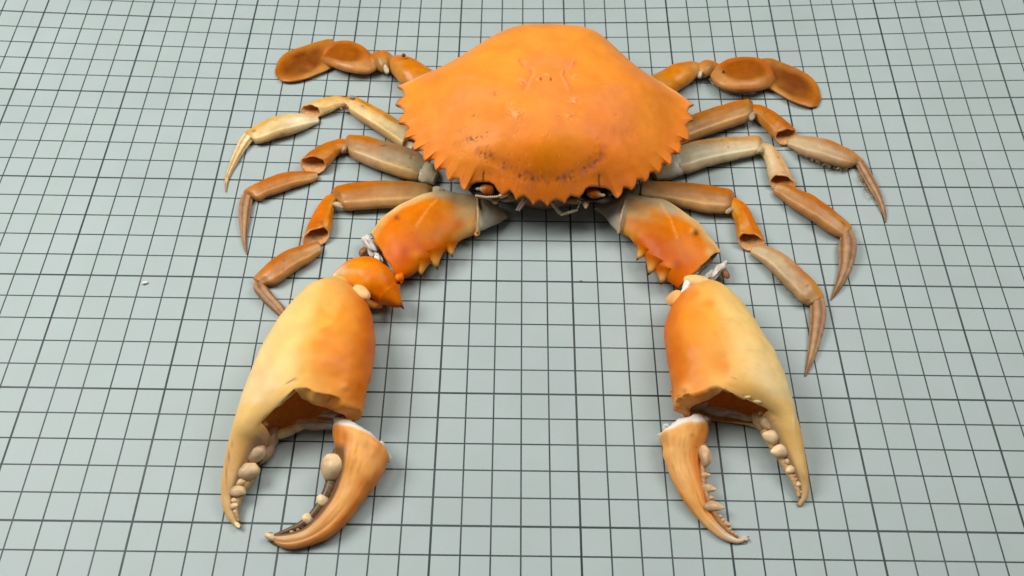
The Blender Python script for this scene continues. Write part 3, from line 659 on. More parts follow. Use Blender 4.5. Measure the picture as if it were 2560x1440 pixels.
loft("outer_corner", [(560, 1000, 560, 1090), (540, 1010, 525, 1100), (500, 1020, 500, 1100)], arm, M_ARM, LA, k=.8, zc=.8, n=10, m=16, paint=[(0, 0, (.70, .17, .03)), (1, 0, (.70, .22, .05))], corr=False)
blob("joint_flesh", 880 + 205 / 4.5, 460 + 700 / 4.5, .45, .32, arm, M_WHITE, (.62, .58, .52), sq=(1.6, .6, .8), ang=-1.0, rough=.55, sub=4)
blob("joint_flesh", 880 + 270 / 4.5, 460 + 790 / 4.5, .35, .26, arm, M_WHITE, 'white', sq=(1.5, .6, .7), ang=-1.0, rough=.6, sub=4)
blob("joint_corner", 880 + 140 / 4.5, 460 + 755 / 4.5, .3, .2, arm, M_ARM, (.30, .14, .07), sq=(1.4, .8, .8), ang=1.0, rough=.3, sub=3)
blob("joint_flesh", 880 + 452 / 4.5, 460 + 855 / 4.5, .75, .13, arm, M_WHITE, 'white', sq=(1.2, .8, .8), rough=.4, sub=3)
blob("joint_knob", 880 + 520 / 4.5, 460 + 815 / 4.5, .85, .2, arm, M_ARM, 'salmon', sq=(1.4, .8, .7), ang=-.6, sub=3)

RA = (1460, 440, 4.5)
arm2 = thing("spiny_claw_limb", "orange spined claw arm touching the pale palm with no wrist piece between", "crab arm", (1650, 600), "upper arms of the crab's claws")
loft("upper_segment", [(1515, 870, 1060, 1268, .36), (1460, 785, 940, 1185, .40), (1385, 685, 850, 1110, .42), (1290, 560, 745, 1000), (1180, 470, 665, 895), (1040, 360, 585, 795), (900, 272, 510, 715), (720, 250, 440, 680, .46), (490, 205, 390, 655, .48)],
     arm2, M_ARM, RA, k=.44, n=90, m=72, opn=(True, False), tilt=(-.15, 0), secf=crest, paint=ARMP, jit=.03, inner=M_INARM, thick=.08, cap=(0, .15), rimj=.07, lift=.15,
     post=arm_scar(X(RA, [(865, 310), (920, 400), (980, 500), (1020, 620), (1050, 695)]), 3.2, [(1741, 582, 7, 'dark', .85, -.05), (1730, 576, 6, (.76, .45, .18), .7, .04), (1690, 661, 10, (.25, .09, .08), .6, 0), (1640, 598, 12, (.42, .15, .04), .5, .01), (1672, 668, 14, (.78, .33, .10), .5, .05), (1776, 632, 12, (.82, .55, .25), .6, .03)]))
loft("hip_segment", [(480, 205, 382, 650), (430, 205, 330, 590), (350, 250, 265, 510), (250, 300, 200, 440), (170, 335, 150, 400), (122, 355, 120, 375)], arm2, M_ARM, RA, k=.5, n=30, m=36, lift=.2, paint=[(0, 0, (.36, .28, .17)), (.3, -.5, (.28, .22, .13)), (.3, .5, 'grey'), (.7, 0, 'olive'), (1, 0, 'pale')], jit=.04, e=1.7)
tube("hinge_ridge", [(478, 205, .85), (450, 320, 1.22), (415, 470, 1.2), (385, 650, .75)], [.045, .05, .055, .06], arm2, M_ARM, (.48, .34, .20), T=RA)
for b_, t_, r_ in (((680, 830), (588, 955), .36), ((805, 965), (715, 1125), .5), ((902, 1065), (866, 1230), .42)):
    spine("spine", b_, t_, r_, .75, .6, arm2, M_ARM, (.76, .40, .13), T=RA, bend=.05, root=True)
blob("joint_flesh", 1460 + 1520 / 4.5, 440 + 1060 / 4.5, .45, .30, arm2, M_WHITE, (.62, .58, .52), sq=(1.7, .6, .8), ang=.9, rough=.55, sub=4)
blob("joint_flesh", 1460 + 1440 / 4.5, 440 + 1110 / 4.5, .35, .24, arm2, M_WHITE, 'white', sq=(1.5, .6, .7), ang=.5, rough=.6, sub=4)
blob("joint_corner", 1460 + 1575 / 4.5, 440 + 1080 / 4.5, .35, .2, arm2, M_ARM, (.30, .14, .07), sq=(1.5, .8, .8), ang=1.9, rough=.3, sub=3)
blob("joint_flesh", 1460 + 1215 / 4.5, 440 + 1120 / 4.5, .6, .16, arm2, M_WHITE, (.55, .50, .42), sq=(1.6, .7, .7), ang=.3, rough=.5, sub=3)
blob("joint_knob", 1460 + 1130 / 4.5, 440 + 1080 / 4.5, .85, .2, arm2, M_ARM, 'salmon', sq=(1.4, .8, .7), ang=.5, sub=3)

# ================================================================== WRIST
WR = (540, 420, 3.6)
wrist = thing("claw_wrist", "round glossy orange wrist piece with a pointed spine wedged behind the claw palm", "crab wrist", (925, 710))
loft("wrist_shell", [(1078, 1005, 1062, 940, .7), (1120, 1003, 1130, 878), (1190, 1070, 1260, 815), (1260, 1105, 1400, 805), (1340, 1140, 1530, 868), (1400, 1170, 1612, 968), (1480, 1215, 1648, 1080), (1575, 1247, 1664, 1165, .7, .45), (1630, 1256, 1674, 1212, .6, .6)], wrist, M_ARM, WR, k=.80, n=54, m=48,
     paint=[(0, 0, 'pale'), (.08, -.5, (.80, .58, .30)), (.2, .8, 'orange'), (.3, 0, (.78, .28, .03)), (.35, -.8, (.78, .30, .05)), (.5, .6, (.70, .18, .012)), (.6, -.1, (.72, .20, .015)), (.6, -.8, (.66, .20, .03)), (.85, .5, (.68, .15, .01)), (.85, -.5, (.62, .15, .015)), (1, 0, (.74, .27, .05))], jit=.03, cap=(.5, .6), lift=.25)
spine("spine", (1560, 1140), (1694, 1272), .55, 1.0, .85, wrist, M_ARM, (.68, .175, .010), T=WR)
spine("spine", (1640, 1035), (1688, 1022), .16, .7, .6, wrist, M_ARM, (.70, .17, .02), c1=(.70, .2, .03), T=WR)
blob("hinge_socket", 540 + 1415 / 3.6, 420 + 1225 / 3.6, .35, .22, wrist, M_ARM, (.70, .33, .10), sq=(1.7, .8, .7), ang=-.2, sub=3)

# ================================================================== CLAW PALMS
def palm_marks(spots, patches=(), side=1):
    def f(V, SC, cols):
        uv = proj(V); top = np.clip(SC[:, 2] * 2 + .6, 0, 1); V = V.copy()
        for (x, y, rx, ry, k_, s_, d_) in spots:
            m_ = np.exp(-(((uv[:, 0] - x) / rx) ** 2 + ((uv[:, 1] - y) / ry) ** 2)) * top
            cols = cols * (1 - s_ * m_[:, None]) + pig(k_) * s_ * m_[:, None]; V[:, 2] += d_ * m_
        n_ = nz(V, .75, 31.); n2 = nz(V, 2.0, 12.)
        blot = np.clip(.5 + (n_ + .6 * n2) * 1.8, 0, 1)
        vein = np.clip(1 - np.abs(nz(V, 1.1, 51.) + .35 * nz(V, 3.0, 8.)) / .035, 0, 1) * np.clip(nz(V, .5, 77.) * 3, 0, 1) * top
        cols = cols * (1 - .16 * vein[:, None] * np.array([.6, 1, 1.3]))
        cols = cols * (1 + .06 * np.clip(nz(V, 1.6, 44.), -1, 1)[:, None] * np.array([.5, 1, 1.6]))
        c_ = SC[:, 1] * side; bd = c_ - (.16 + .30 * nz(V, .55, 61.) + .22 * nz(V, 1.5, 15.)); mo = np.clip(bd / .10, 0, 1) * np.clip((SC[:, 0] - .06) / .08, 0, 1) * np.clip((.53 - SC[:, 0]) / .05, 0, 1)
        mo = mo * (.50 + .28 * np.clip(n2 * 2, -1, 1)); cols = cols * (1 - mo[:, None]) + pig((.78, .265, .025)) * mo[:, None]
        md = np.clip((c_ - .62) / .3, 0, 1) * np.clip((.53 - SC[:, 0]) / .05, 0, 1) * .6; cols = cols * (1 - md[:, None]) + pig((.66, .14, .006)) * md[:, None]
        for (x, y, rx, ry, k_, s_) in patches:                        # soft orange clouds
            m_ = np.exp(-(((uv[:, 0] - x) / rx) ** 2 + ((uv[:, 1] - y) / ry) ** 2)) * blot * top * s_
            cols = cols * (1 - m_[:, None]) + pig(k_) * m_[:, None]
        return V, cols
    return f
LP = (540, 680, 2.0)
palm = thing("claw_palm", "large pale-orange claw palm with hooked fixed finger of chunky rounded teeth", "crab claw", (760, 880), "claw palms of the crab")
PALMP = [(0, -.5, (.80, .44, .10)), (0, .6, (.78, .34, .08)), (.12, -.8, 'cream'), (.12, 0, (.80, .42, .09)), (.12, .8, (.78, .26, .03)), (.28, -.9, (.84, .60, .22)), (.28, -.35, (.84, .56, .18)), (.28, .15, (.82, .40, .06)), (.28, .55, (.80, .30, .035)), (.28, .95, (.68, .15, .006)),
         (.42, -.9, (.84, .62, .26)), (.42, -.3, (.84, .58, .20)), (.42, .12, (.82, .44, .09)), (.42, .6, (.80, .29, .035)), (.42, .97, (.64, .13, .006)), (.52, .3, (.82, .42, .09)), (.55, .7, (.80, .28, .04)), (.55, -.5, (.80, .58, .28)), (.55, -.95, (.80, .62, .32)),
         (.66, -.8, 'cream'), (.66, .0, 'cream'), (.66, .6, 'cream'), (.7, .3, 'cream'), (.8, -.5, (.80, .50, .17)), (.8, .3, (.80, .47, .15)), (.80, 1.05, 'gbrown'), (.9, -.5, (.70, .40, .13)), (.9, .8, 'horn'), (.97, 0, (.55, .36, .16)), (1, 0, (.66, .55, .38))]
loft("palm_shell", [(575, 40, 700, 95, .85), (500, 65, 758, 165, .78), (430, 110, 786, 230, .74), (350, 200, 800, 312), (280, 295, 800, 402), (225, 390, 788, 482), (180, 490, 772, 560), (146, 575, 757, 632, .66), (110, 668, 736, 712, .62),
                    (84, 745, 284, 812, 1.7, .05), (62, 810, 264, 860, 1.5, .08), (46, 890, 218, 905, 1.3, .1), (33, 980, 165, 985, 1.15, .1), (25, 1070, 125, 1062, 1.0, .14), (27, 1140, 95, 1125, 1.0, .1), (38, 1190, 92, 1175, 1.0, .06), (62, 1240, 100, 1215, 1, .02), (98, 1275, 126, 1268, 1, .0)],
     palm, M_CLAW, LP, k=.70, n=170, m=110, paint=PALMP, jit=.012, inner=M_INNER, thick=.10, brk=9, hole=0.0, cap=(.4, .5), rimj=.09, aspect=3.0, pj=.45,
     post=palm_marks([(720, 956, 4, 3.5, 'dark', .95, -.03), (737, 949, 5, 4, 'dark', .95, -.03), (866, 977, 6, 5, (.2, .07, .02), .7, -.05), (862, 970, 12, 9, (.82, .48, .18), .6, .05), (722, 1002, 26, 10, (.84, .68, .38), .85, .02), (572, 1140, 3, 18, (.12, .06, .03), .6, 0), (566, 1185, 2.5, 30, (.12, .06, .03), .55, 0), (580, 1112, 2.5, 10, (.14, .07, .03), .5, 0), (640, 935, 22, 26, (.72, .52, .26), .4, 0)],
                     [(820, 780, 34, 22, (.76, .27, .03), .8), (800, 830, 36, 26, (.76, .28, .035), .7), (800, 890, 45, 25, (.78, .28, .04), .7), (850, 910, 45, 40, (.76, .24, .035), .7), (825, 970, 30, 30, (.80, .24, .05), .7)]))
blob("wrist_knob", 540 + 728 / 2, 680 + 105 / 2, 1.35, .28, palm, M_CLAW, (.80, .52, .22), sq=(1.5, .9, .8), ang=-.75, rough=.12, sub=3)
spine("spine", (725, 640), (737, 686), .17, 1.0, .75, palm, M_CLAW, (.76, .28, .05), T=LP)
blob("joint_membrane", 540 + 600 / 2, 680 + 705 / 2, .75, .32, palm, M_WHITE, (.45, .38, .30), sq=(1.6, .45, .6), ang=.15, rough=.5, sub=4)
blob("joint_membrane", 540 + 500 / 2, 680 + 762 / 2, .38, .42, palm, M_WHITE, (.56, .46, .34), sq=(2.3, .4, .55), ang=-.02, rough=.4, sub=4)
blob("joint_membrane", 540 + 360 / 2, 680 + 795 / 2, .34, .40, palm, M_WHITE, (.66, .50, .25), sq=(2.0, .45, .5), ang=.45, rough=.35, sub=4)
blob("tooth_ridge", 540 + 274 / 2, 680 + 836 / 2, .34, .34, palm, M_TOOTH, 'gbrown', sq=(1.6, .8, .9), ang=1.35, rough=.25, sub=3)
blob("tooth_ridge", 540 + 250 / 2, 680 + 905 / 2, .34, .28, palm, M_TOOTH, 'gbrown', sq=(1.5, .8, .9), ang=1.2, rough=.25, sub=3)
tube("tooth_ridge", [(196, 990, .45), (140, 1075, .38), (108, 1140, .3), (98, 1200, .25), (112, 1250, .2)], [.2, .18, .14, .11, .07], palm, M_TOOTH, (.42, .27, .12), T=LP)
for (x, y, r, z, sq, a, k_) in ((245, 760, .13, 1.0, (1, .8, .8), 0, (.48, .38, .25)), (213, 812, .27, .92, (1.05, .85, .85), 1.2, (.42, .34, .25)), (204, 903, .33, .78, (1.05, .9, .85), .4, (.46, .37, .27)), (166, 995, .31, .66, (1.15, .85, .85), .2, (.52, .42, .29)),
                              (131, 1050, .17, .55, (1.1, .85, .8), .3, (.52, .41, .27)), (116, 1096, .22, .48, (1.15, .85, .8), .1, (.54, .43, .30)), (97, 1142, .10, .4, (1, .9, .8), 0, (.58, .47, .34)), (97, 1170, .125, .35, (1, .9, .8), 0, (.60, .49, .36)), (103, 1196, .075, .3, (1, .9, .8), 0, (.60, .5, .38)), (112, 1262, .10, .2, (1.5, .7, .7), -.8, 'pale')):
    blob("tooth", LP[0] + (x - 7) / 2, LP[1] + y / 2, z, r * 1.08, palm, M_TOOTH, k_, sq=sq, ang=a, rough=.21, sub=3)

RP = (1600, 660, 2.0)
palm2 = thing("claw_palm", "large cream and orange claw palm with straight fixed finger of small pointed teeth", "crab claw", (1800, 860), "claw palms of the crab")
PALMQ = [(s, -c, k_) for (s, c, k_) in PALMP]
loft("palm_shell", [(225, 135, 330, 86, .9), (165, 195, 420, 125, .82), (132, 260, 495, 190, .76), (116, 330, 565, 275), (119, 410, 625, 370), (133, 490, 680, 465), (150, 580, 728, 570, .66), (165, 672, 768, 680, .62),
                    (572, 745, 792, 762, .95, .25), (625, 810, 810, 822, 1.0, .25), (665, 885, 825, 920, 1.0, .22), (708, 960, 836, 1010, 1, .18), (752, 1040, 845, 1085, 1, .14), (783, 1105, 847, 1130, 1, .08), (795, 1160, 834, 1177, 1, .03), (786, 1200, 806, 1210, 1, 0)][0:0] or
     [(330, 86, 225, 135, .9), (420, 125, 165, 195, .82), (495, 190, 132, 260, .76), (565, 275, 116, 330), (625, 370, 119, 410), (680, 465, 133, 490), (728, 570, 150, 580, .66), (774, 712, 165, 706, .62),
      (797, 785, 580, 765, 1.6, .05), (812, 832, 622, 818, 1.5, .08), (825, 920, 665, 885, 1.3, .1), (836, 1010, 708, 960, 1.15, .1), (845, 1085, 752, 1040, 1, .14), (847, 1130, 783, 1105, 1, .08), (834, 1177, 795, 1160, 1, .03), (806, 1210, 786, 1200, 1, 0)],
     palm2, M_CLAW, RP, k=.70, n=170, m=110, paint=PALMP, jit=.012, inner=M_INNER, thick=.10, brk=8, hole=0.28, cap=(.4, .5), rimj=.09, aspect=3.0, pj=.45,
     post=palm_marks([(1710, 977, 5, 4, (.2, .07, .02), .7, -.05), (1713, 968, 12, 9, (.82, .48, .18), .6, .05), (1820, 988, 22, 15, (.84, .56, .24), .7, .02), (1848, 1000, 16, 14, (.84, .68, .40), .8, .02), (1836, 945, 3, 2.5, (.2, .1, .05), .6, 0), (1908, 901, 2.5, 2, (.2, .1, .05), .6, 0), (1900, 930, 30, 30, (.70, .52, .27), .4, 0), (1985, 1040, 3, 40, (.84, .68, .42), .5, .02)],
                     [(1758, 782, 20, 16, (.78, .30, .04), 1.0), (1765, 830, 22, 40, (.78, .36, .07), .7), (1705, 850, 28, 34, (.76, .26, .035), .7), (1740, 885, 45, 20, (.78, .33, .06), .7), (1690, 915, 24, 24, (.76, .24, .04), .7), (1745, 960, 30, 22, (.78, .30, .06), .7)]))
blob("wrist_knob", 1600 + 178 / 2, 660 + 172 / 2, 1.2, .32, palm2, M_CLAW, (.80, .46, .16), sq=(1.2, .9, .8), ang=.6, rough=.12, sub=3)
blob("wrist_knob", 1600 + 285 / 2, 660 + 88 / 2, 1.25, .36, palm2, M_CLAW, (.80, .56, .24), sq=(1.4, .8, .7), ang=-.1, rough=.12, sub=3)
blob("joint_membrane", 1600 + 232 / 2, 660 + 112 / 2, 1.2, .26, palm2, M_WHITE, 'white', sq=(1.8, .5, .7), ang=1.05, rough=.45, sub=4)
spine("spine", (178, 640), (170, 728), .2, 1.0, .6, palm2, M_CLAW, (.74, .26, .04), T=RP)
blob("joint_membrane", 1600 + 290 / 2, 660 + 712 / 2, .6, .28, palm2, M_WHITE, (.48, .42, .38), sq=(1.6, .4, .6), ang=.25, rough=.5, sub=4)
blob("joint_membrane", 1600 + 410 / 2, 660 + 738 / 2, .42, .38, palm2, M_WHITE, (.44, .35, .25), sq=(2.0, .4, .5), ang=-.1, rough=.4, sub=4)
blob("joint_membrane", 1600 + 510 / 2, 660 + 762 / 2, .38, .36, palm2, M_WHITE, (.42, .31, .19), sq=(2.0, .4, .5), ang=-.25, rough=.35, sub=4)
blob("tooth_ridge", 1600 + 598 / 2, 660 + 790 / 2, .5, .28, palm2, M_TOOTH, (.45, .34, .20), sq=(1.5, .8, .9), ang=-1.2, rough=.25, sub=3)
tube("tooth_ridge", [(625, 830, .62), (668, 905, .56), (712, 975, .5), (752, 1050, .42), (785, 1115, .33), (796, 1165, .24)], [.2, .2, .17, .13, .09, .06], palm2, M_TOOTH, (.56, .36, .16), T=RP)
for (x, y, r, z, sq, a, k_) in ((598, 745, .085, 1.1, (1, .8, .8), 0, 'bone'), (630, 795, .25, .95, (1.15, .8, .8), -1.0, (.56, .45, .31)), (652, 862, .29, .85, (1.1, .85, .85), 3.0, (.58, .47, .33)), (695, 936, .28, .74, (1.1, .85, .8), 3.2, (.62, .50, .36)), (733, 986, .125, .62, (1, .9, .8), 0, (.62, .50, .36)),
                              (751, 1027, .19, .56, (1.1, .8, .8), 3.5, (.62, .50, .36)), (769, 1056, .08, .48, (1, .8, .8), 0, (.62, .50, .36)), (778, 1075, .07, .44, (1, .8, .8), 0, (.62, .50, .36)), (786, 1101, .12, .38, (1.1, .8, .8), 3.4, (.62, .50, .36)), (796, 1141, .06, .3, (1, .8, .8), 0, 'bone')):
    blob("tooth", RP[0] + (x + 6) / 2, RP[1] + y / 2, z, r * 1.05, palm2, M_TOOTH, k_, sq=sq, ang=a, rough=.14, sub=3, pinch=.3)

for (x, y, z, r, sq, a) in ((1824, 968, 2.2, .24, (1.5, .8, .55), -.25), (1852, 979, 2.12, .26, (1.5, .85, .55), -.45), (1884, 996, 1.98, .18, (1.6, .7, .5), -.6)):
    blob("rim_lump", x, y, z, r, palm2, M_CLAW, (.84, .64, .32), sq=sq, ang=a, rough=.2, sub=3)
for (x, y, z, r, sq, a) in ((722, 983, 2.18, .22, (1.9, .65, .5), .75), (698, 1006, 2.02, .18, (1.7, .6, .5), .8)):
    blob("rim_lump", x, y, z, r, palm, M_CLAW, (.84, .68, .38), sq=sq, ang=a, rough=.2, sub=3)

# ================================================================== MOVABLE FINGERS
fing = thing("claw_finger", "hooked movable claw finger with one big round molar and a brown inner band", "crab claw finger", (870, 1200), "movable claw fingers of the crab")
def streaks(V, SC, cols, amt=.3):
    q = np.array([mnoise.noise(Vector((a * 5, b * 7, 3.3 + d))) for a, b, d in SC]) + .5 * np.array([mnoise.noise(Vector((a * 14, b * 16, 8.1 + d))) for a, b, d in SC])
    q = q[:, None] * (SC[:, 0:1] > .08); return cols * (1 - amt * np.clip(q, 0, 1) * np.array([.7, 1.1, 1.4])) * (1 + .12 * np.clip(-q, 0, 1))
def band(V, SC, cols):                                                 # horn band behind the teeth, grooves along the back
    wh = np.clip((.075 - SC[:, 0] + .018 * nz(V, 2.5, 4.)) / .02, 0, 1)[:, None] * .95; cols = cols * (1 - wh) + pig((.80, .82, .77)) * wh
    cols = streaks(V, SC, cols, .45)
    m_ = np.clip((-SC[:, 1] - .42) / .10, 0, 1) * np.clip((SC[:, 0] - .17) / .06, 0, 1); m_ = m_[:, None] * .92
    cols = cols * (1 - m_) + pig((.125, .068, .032)) * m_
    g = np.exp(-((SC[:, 1] - .42) / .07) ** 2) * (SC[:, 2] > 0) * np.clip((SC[:, 0] - .42) / .15, 0, 1)
    g2_ = np.exp(-((SC[:, 1] + .40) / .06) ** 2) * (SC[:, 2] > 0) * np.clip((SC[:, 0] - .15) / .1, 0, 1)
    V = V.copy(); V[:, 2] -= .06 * g + .05 * g2_
    cols = cols * (1 - .35 * g[:, None]) + pig((.42, .15, .03)) * .35 * g[:, None]
    return V, cols
FINP = [(0, 0, (.80, .46, .15)), (.10, -.2, (.80, .40, .10)), (.15, .6, (.80, .36, .10)), (.15, -.8, (.66, .24, .05)), (.3, 0, (.78, .38, .10)), (.3, .8, (.76, .28, .06)), (.5, .1, (.70, .36, .11)), (.5, .9, (.66, .22, .04)), (.7, .2, (.62, .29, .08)), (.7, .9, (.62, .21, .035)), (.88, .3, (.60, .32, .12)), (.96, 0, (.62, .42, .22)), (1, 0, 'pale')]
loft("finger_shell", [(590, 748, 818, 868, .62), (583, 800, 868, 925, .66), (596, 862, 842, 990, .7), (602, 930, 800, 1062), (602, 1012, 755, 1128), (580, 1088, 705, 1195), (542, 1160, 645, 1268), (492, 1224, 568, 1328), (430, 1280, 473, 1368), (350, 1304, 383, 1387), (290, 1312, 318, 1374), (264, 1312, 270, 1330)],
     fing, M_CLAW, LP, k=.80, n=80, m=56, opn=(True, False), inner=M_WHITE, thick=.14, paint=FINP, jit=.03, cap=(0, .5), rimj=.06, post=band, aspect=3.0, tilt=(-.2, 0))
blob("hinge_membrane", 540 + 690 / 2, 680 + 792 / 2, .55, .5, fing, M_WHITE, 'white', sq=(1.75, .45, .75), ang=-.52, rough=.18, sub=4)
blob("hinge_curl", 540 + 828 / 2, 680 + 866 / 2, .75, .13, fing, M_WHITE, (.62, .63, .58), sq=(1.2, .8, 1.1), ang=-1.2, rough=.4, sub=3)
blob("hinge_curl", 540 + 850 / 2, 680 + 918 / 2, .5, .2, fing, M_WHITE, (.62, .60, .50), sq=(1.5, .7, .8), ang=-1.0, rough=.35, sub=3)
spine("hinge_point", (835, 930), (873, 938), .16, .45, .4, fing, M_CLAW, (.76, .36, .10), c1=(.7, .5, .3), T=LP)
tube("tooth_ridge", [(608, 890, .62), (592, 1000, .62), (566, 1086, .58), (530, 1158, .52), (478, 1226, .46), (416, 1270, .4), (345, 1300, .33), (295, 1316, .26)], [.16, .24, .2, .17, .15, .12, .09, .06], fing, M_TOOTH, (.135, .08, .04), T=LP)
for (x, y, r, z, sq, a) in ((577, 975, .43, .80, (1.12, .98, .9), 1.7), (551, 1094, .145, .62, (1.1, .9, .8), 2.6), (524, 1143, .21, .58, (1.1, .9, .85), 2.6), (489, 1194, .105, .52, (1.1, .9, .8), 2.4), (451, 1232, .20, .48, (1.1, .85, .8), 2.4), (418, 1266, .085, .42, (1, .9, .8), 2), (399, 1281, .075, .4, (1, .9, .8), 2), (370, 1293, .09, .36, (1, .9, .8), 2), (345, 1302, .055, .33, (1, .9, .8), 2), (325, 1308, .05, .3, (1, .9, .8), 2)):
    blob("tooth", LP[0] + (x + 9) / 2, LP[1] + (y + 2) / 2, z, r * 1.04, fing, M_TOOTH, (.58, .48, .34), sq=sq, ang=a, rough=.19, sub=3)
blob("finger_tip", 540 + 282 / 2, 680 + 1325 / 2, .22, .16, fing, M_TOOTH, (.62, .52, .38), sq=(1.8, .75, .7), ang=-.25, rough=.1, sub=3)

fing2 = thing("claw_finger", "slim movable claw finger with small sharp teeth and a white broken hinge", "crab claw finger", (1730, 1190), "movable claw fingers of the crab")
FINQ = [(0, 0, (.80, .46, .16)), (.09, .3, (.80, .40, .10)), (.09, -.3, (.80, .40, .11)), (.2, -.3, (.80, .46, .15)), (.2, .8, (.74, .27, .05)), (.35, -.3, (.80, .44, .15)), (.35, .8, (.72, .24, .05)), (.5, 0, (.76, .36, .09)), (.5, .9, (.60, .16, .03)), (.5, -.9, (.74, .34, .09)), (.65, .2, (.72, .28, .05)), (.65, .95, (.45, .13, .03)), (.8, -.5, (.70, .40, .16)), (.8, .5, (.50, .32, .15)), (.92, 0, (.62, .42, .22)), (1, 0, 'white')]
def groove2(V, SC, cols):
    wh = np.clip((.075 - SC[:, 0] + .018 * nz(V, 2.5, 4.)) / .02, 0, 1)[:, None] * .95; cols = cols * (1 - wh) + pig((.82, .83, .78)) * wh
    g = np.exp(-((SC[:, 1] - .15) / .08) ** 2) * (SC[:, 2] > 0) * np.clip((SC[:, 0] - .2) / .2, 0, 1); V = V.copy(); V[:, 2] -= .05 * g
    cols = streaks(V, SC, cols, .4)
    uv = proj(V)
    for (x, y, r) in ((1729, 1087, 3), (1712, 1113, 2), (1697, 1115, 2), (1740, 1120, 2)):
        m_ = np.exp(-(((uv - [x, y]) ** 2).sum(1) / r ** 2))[:, None] * .8 * (SC[:, 2:3] > 0); cols = cols * (1 - m_) + pig('dark') * m_
    return V, cols
loft("finger_shell", [(118, 852, 322, 768, .62), (95, 868, 341, 812, .66), (109, 905, 337, 868, .7), (120, 975, 306, 940), (142, 1042, 303, 1010), (178, 1118, 316, 1085), (225, 1197, 334, 1160), (280, 1265, 350, 1225), (345, 1330, 385, 1278), (412, 1377, 430, 1325), (482, 1398, 482, 1360), (536, 1385, 545, 1370)],
     fing2, M_CLAW, RP, k=.72, n=80, m=56, opn=(True, False), inner=M_WHITE, thick=.14, paint=FINQ, jit=.03, cap=(0, .5), rimj=.06, post=groove2, aspect=3.0, tilt=(-.2, 0))
blob("hinge_membrane", 1600 + 235 / 2, 660 + 805 / 2, .55, .5, fing2, M_WHITE, 'white', sq=(1.65, .42, .75), ang=.34, rough=.2, sub=4)
blob("hinge_membrane", 1600 + 300 / 2, 660 + 785 / 2, .6, .26, fing2, M_WHITE, 'white', sq=(1.0, .8, .8), ang=.3, rough=.2, sub=3)
tube("hinge_curl", [(145, 825, .75), (138, 806, .85), (122, 806, .85), (120, 822, .8), (135, 830, .75), (125, 842, .65), (105, 850, .5), (88, 858, .35)], [.05, .06, .06, .06, .06, .05, .05, .04], fing2, M_WHITE, (.66, .67, .62), T=RP)
spine("hinge_point", (122, 868), (88, 868), .13, .45, .4, fing2, M_CLAW, (.78, .50, .24), c1=(.72, .55, .36), T=RP)
tube("tooth_ridge", [(322, 900, .6), (312, 1000, .58), (316, 1080, .52), (334, 1160, .46), (356, 1220, .4), (392, 1278, .33), (440, 1334, .27), (490, 1366, .2)], [.07, .09, .10, .09, .09, .08, .06, .04], fing2, M_TOOTH, (.42, .20, .07), T=RP)
for (x, y, r, z, sq, a, p) in ((318, 958, .25, .68, (.8, 1.5, .85), .1, .2), (318, 1058, .135, .55, (1.2, .85, .8), .2, .4), (338, 1122, .17, .5, (1.4, .8, .75), -.2, .6), (349, 1170, .10, .45, (1.1, .8, .8), 0, .4), (366, 1214, .22, .42, (1.5, .75, .7), -.1, .6), (393, 1262, .075, .36, (1, .8, .8), 0, .3), (407, 1281, .075, .33, (1, .8, .8), 0, .3), (429, 1301, .11, .3, (1.2, .7, .7), -.2, .5), (441, 1325, .06, .27, (1, .8, .8), 0, .3), (456, 1342, .06, .25, (1, .8, .8), 0, .3), (471, 1351, .05, .22, (1, .8, .8), 0, .3)):
    blob("tooth", RP[0] + (x + 7) / 2, RP[1] + y / 2, z, r * 1.1, fing2, M_TOOTH, (.56, .42, .29), sq=sq, ang=a, rough=.19, sub=3, pinch=p)

# ================================================================== SWIMMING LEGS
def paddle(V, SC, cols):                                              # sunken brown middle inside a raised rim
    s, c = SC[:, 0], SC[:, 1]; r = (np.abs(c) ** 2.6 + np.abs((s - .46) * 2 * .95) ** 2.6) ** (1 / 2.6)
    m_ = np.clip((.92 - r) / .50, 0, 1); m_ = m_ * m_ * (3 - 2 * m_) * (SC[:, 2] > 0); V = V.copy(); V[:, 2] -= .10 * m_
    f = (.85 * m_ * np.clip(.9 - .6 * nz(V, .6, 5.) - .35 * nz(V, 2.2, 2.), 0, 1))[:, None]
    cols = cols * (1 - f) + pig((.135, .028, .006)) * f
    return V, cols
def dish(V, SC, cols):
    s, c = SC[:, 0], SC[:, 1]; r = np.sqrt((c * 1.05 + .12) ** 2 + ((s - .45) * 1.9) ** 2)
    m_ = np.clip((.88 - r) / .38, 0, 1); m_ = m_ * m_ * (3 - 2 * m_) * (SC[:, 2] > 0); V = V.copy(); V[:, 2] -= .13 * m_
    f = (.85 * m_)[:, None]; cols = cols * (1 - f) + pig((.27, .07, .006)) * f
    return V, cols
SWD = [(0, 0, (0.361, 0.109, 0.016)), (.3, -.9, (0.473, 0.168, 0.024)), (.3, .9, (0.413, 0.151, 0.032)), (.6, -.9, (0.447, 0.168, 0.028)), (.6, .9, (0.473, 0.218, 0.060)), (1, 0, (0.387, 0.151, 0.036))]
SWP = [(0, -.5, (0.499, 0.143, 0.024)), (0, .6, (0.396, 0.160, 0.048)), (.4, -.9, (0.516, 0.143, 0.020)), (.4, .9, (0.482, 0.210, 0.064)), (.9, -.7, (0.499, 0.143, 0.020)), (1, .7, (0.499, 0.235, 0.080)), (.7, .9, (0.516, 0.227, 0.072))]
SWC = [(0, -.5, (0.550, 0.168, 0.024)), (0, .7, (0.387, 0.210, 0.080)), (.5, -.5, (0.568, 0.168, 0.024)), (.5, .6, (0.361, 0.193, 0.064)), (1, 0, (0.516, 0.218, 0.056))]
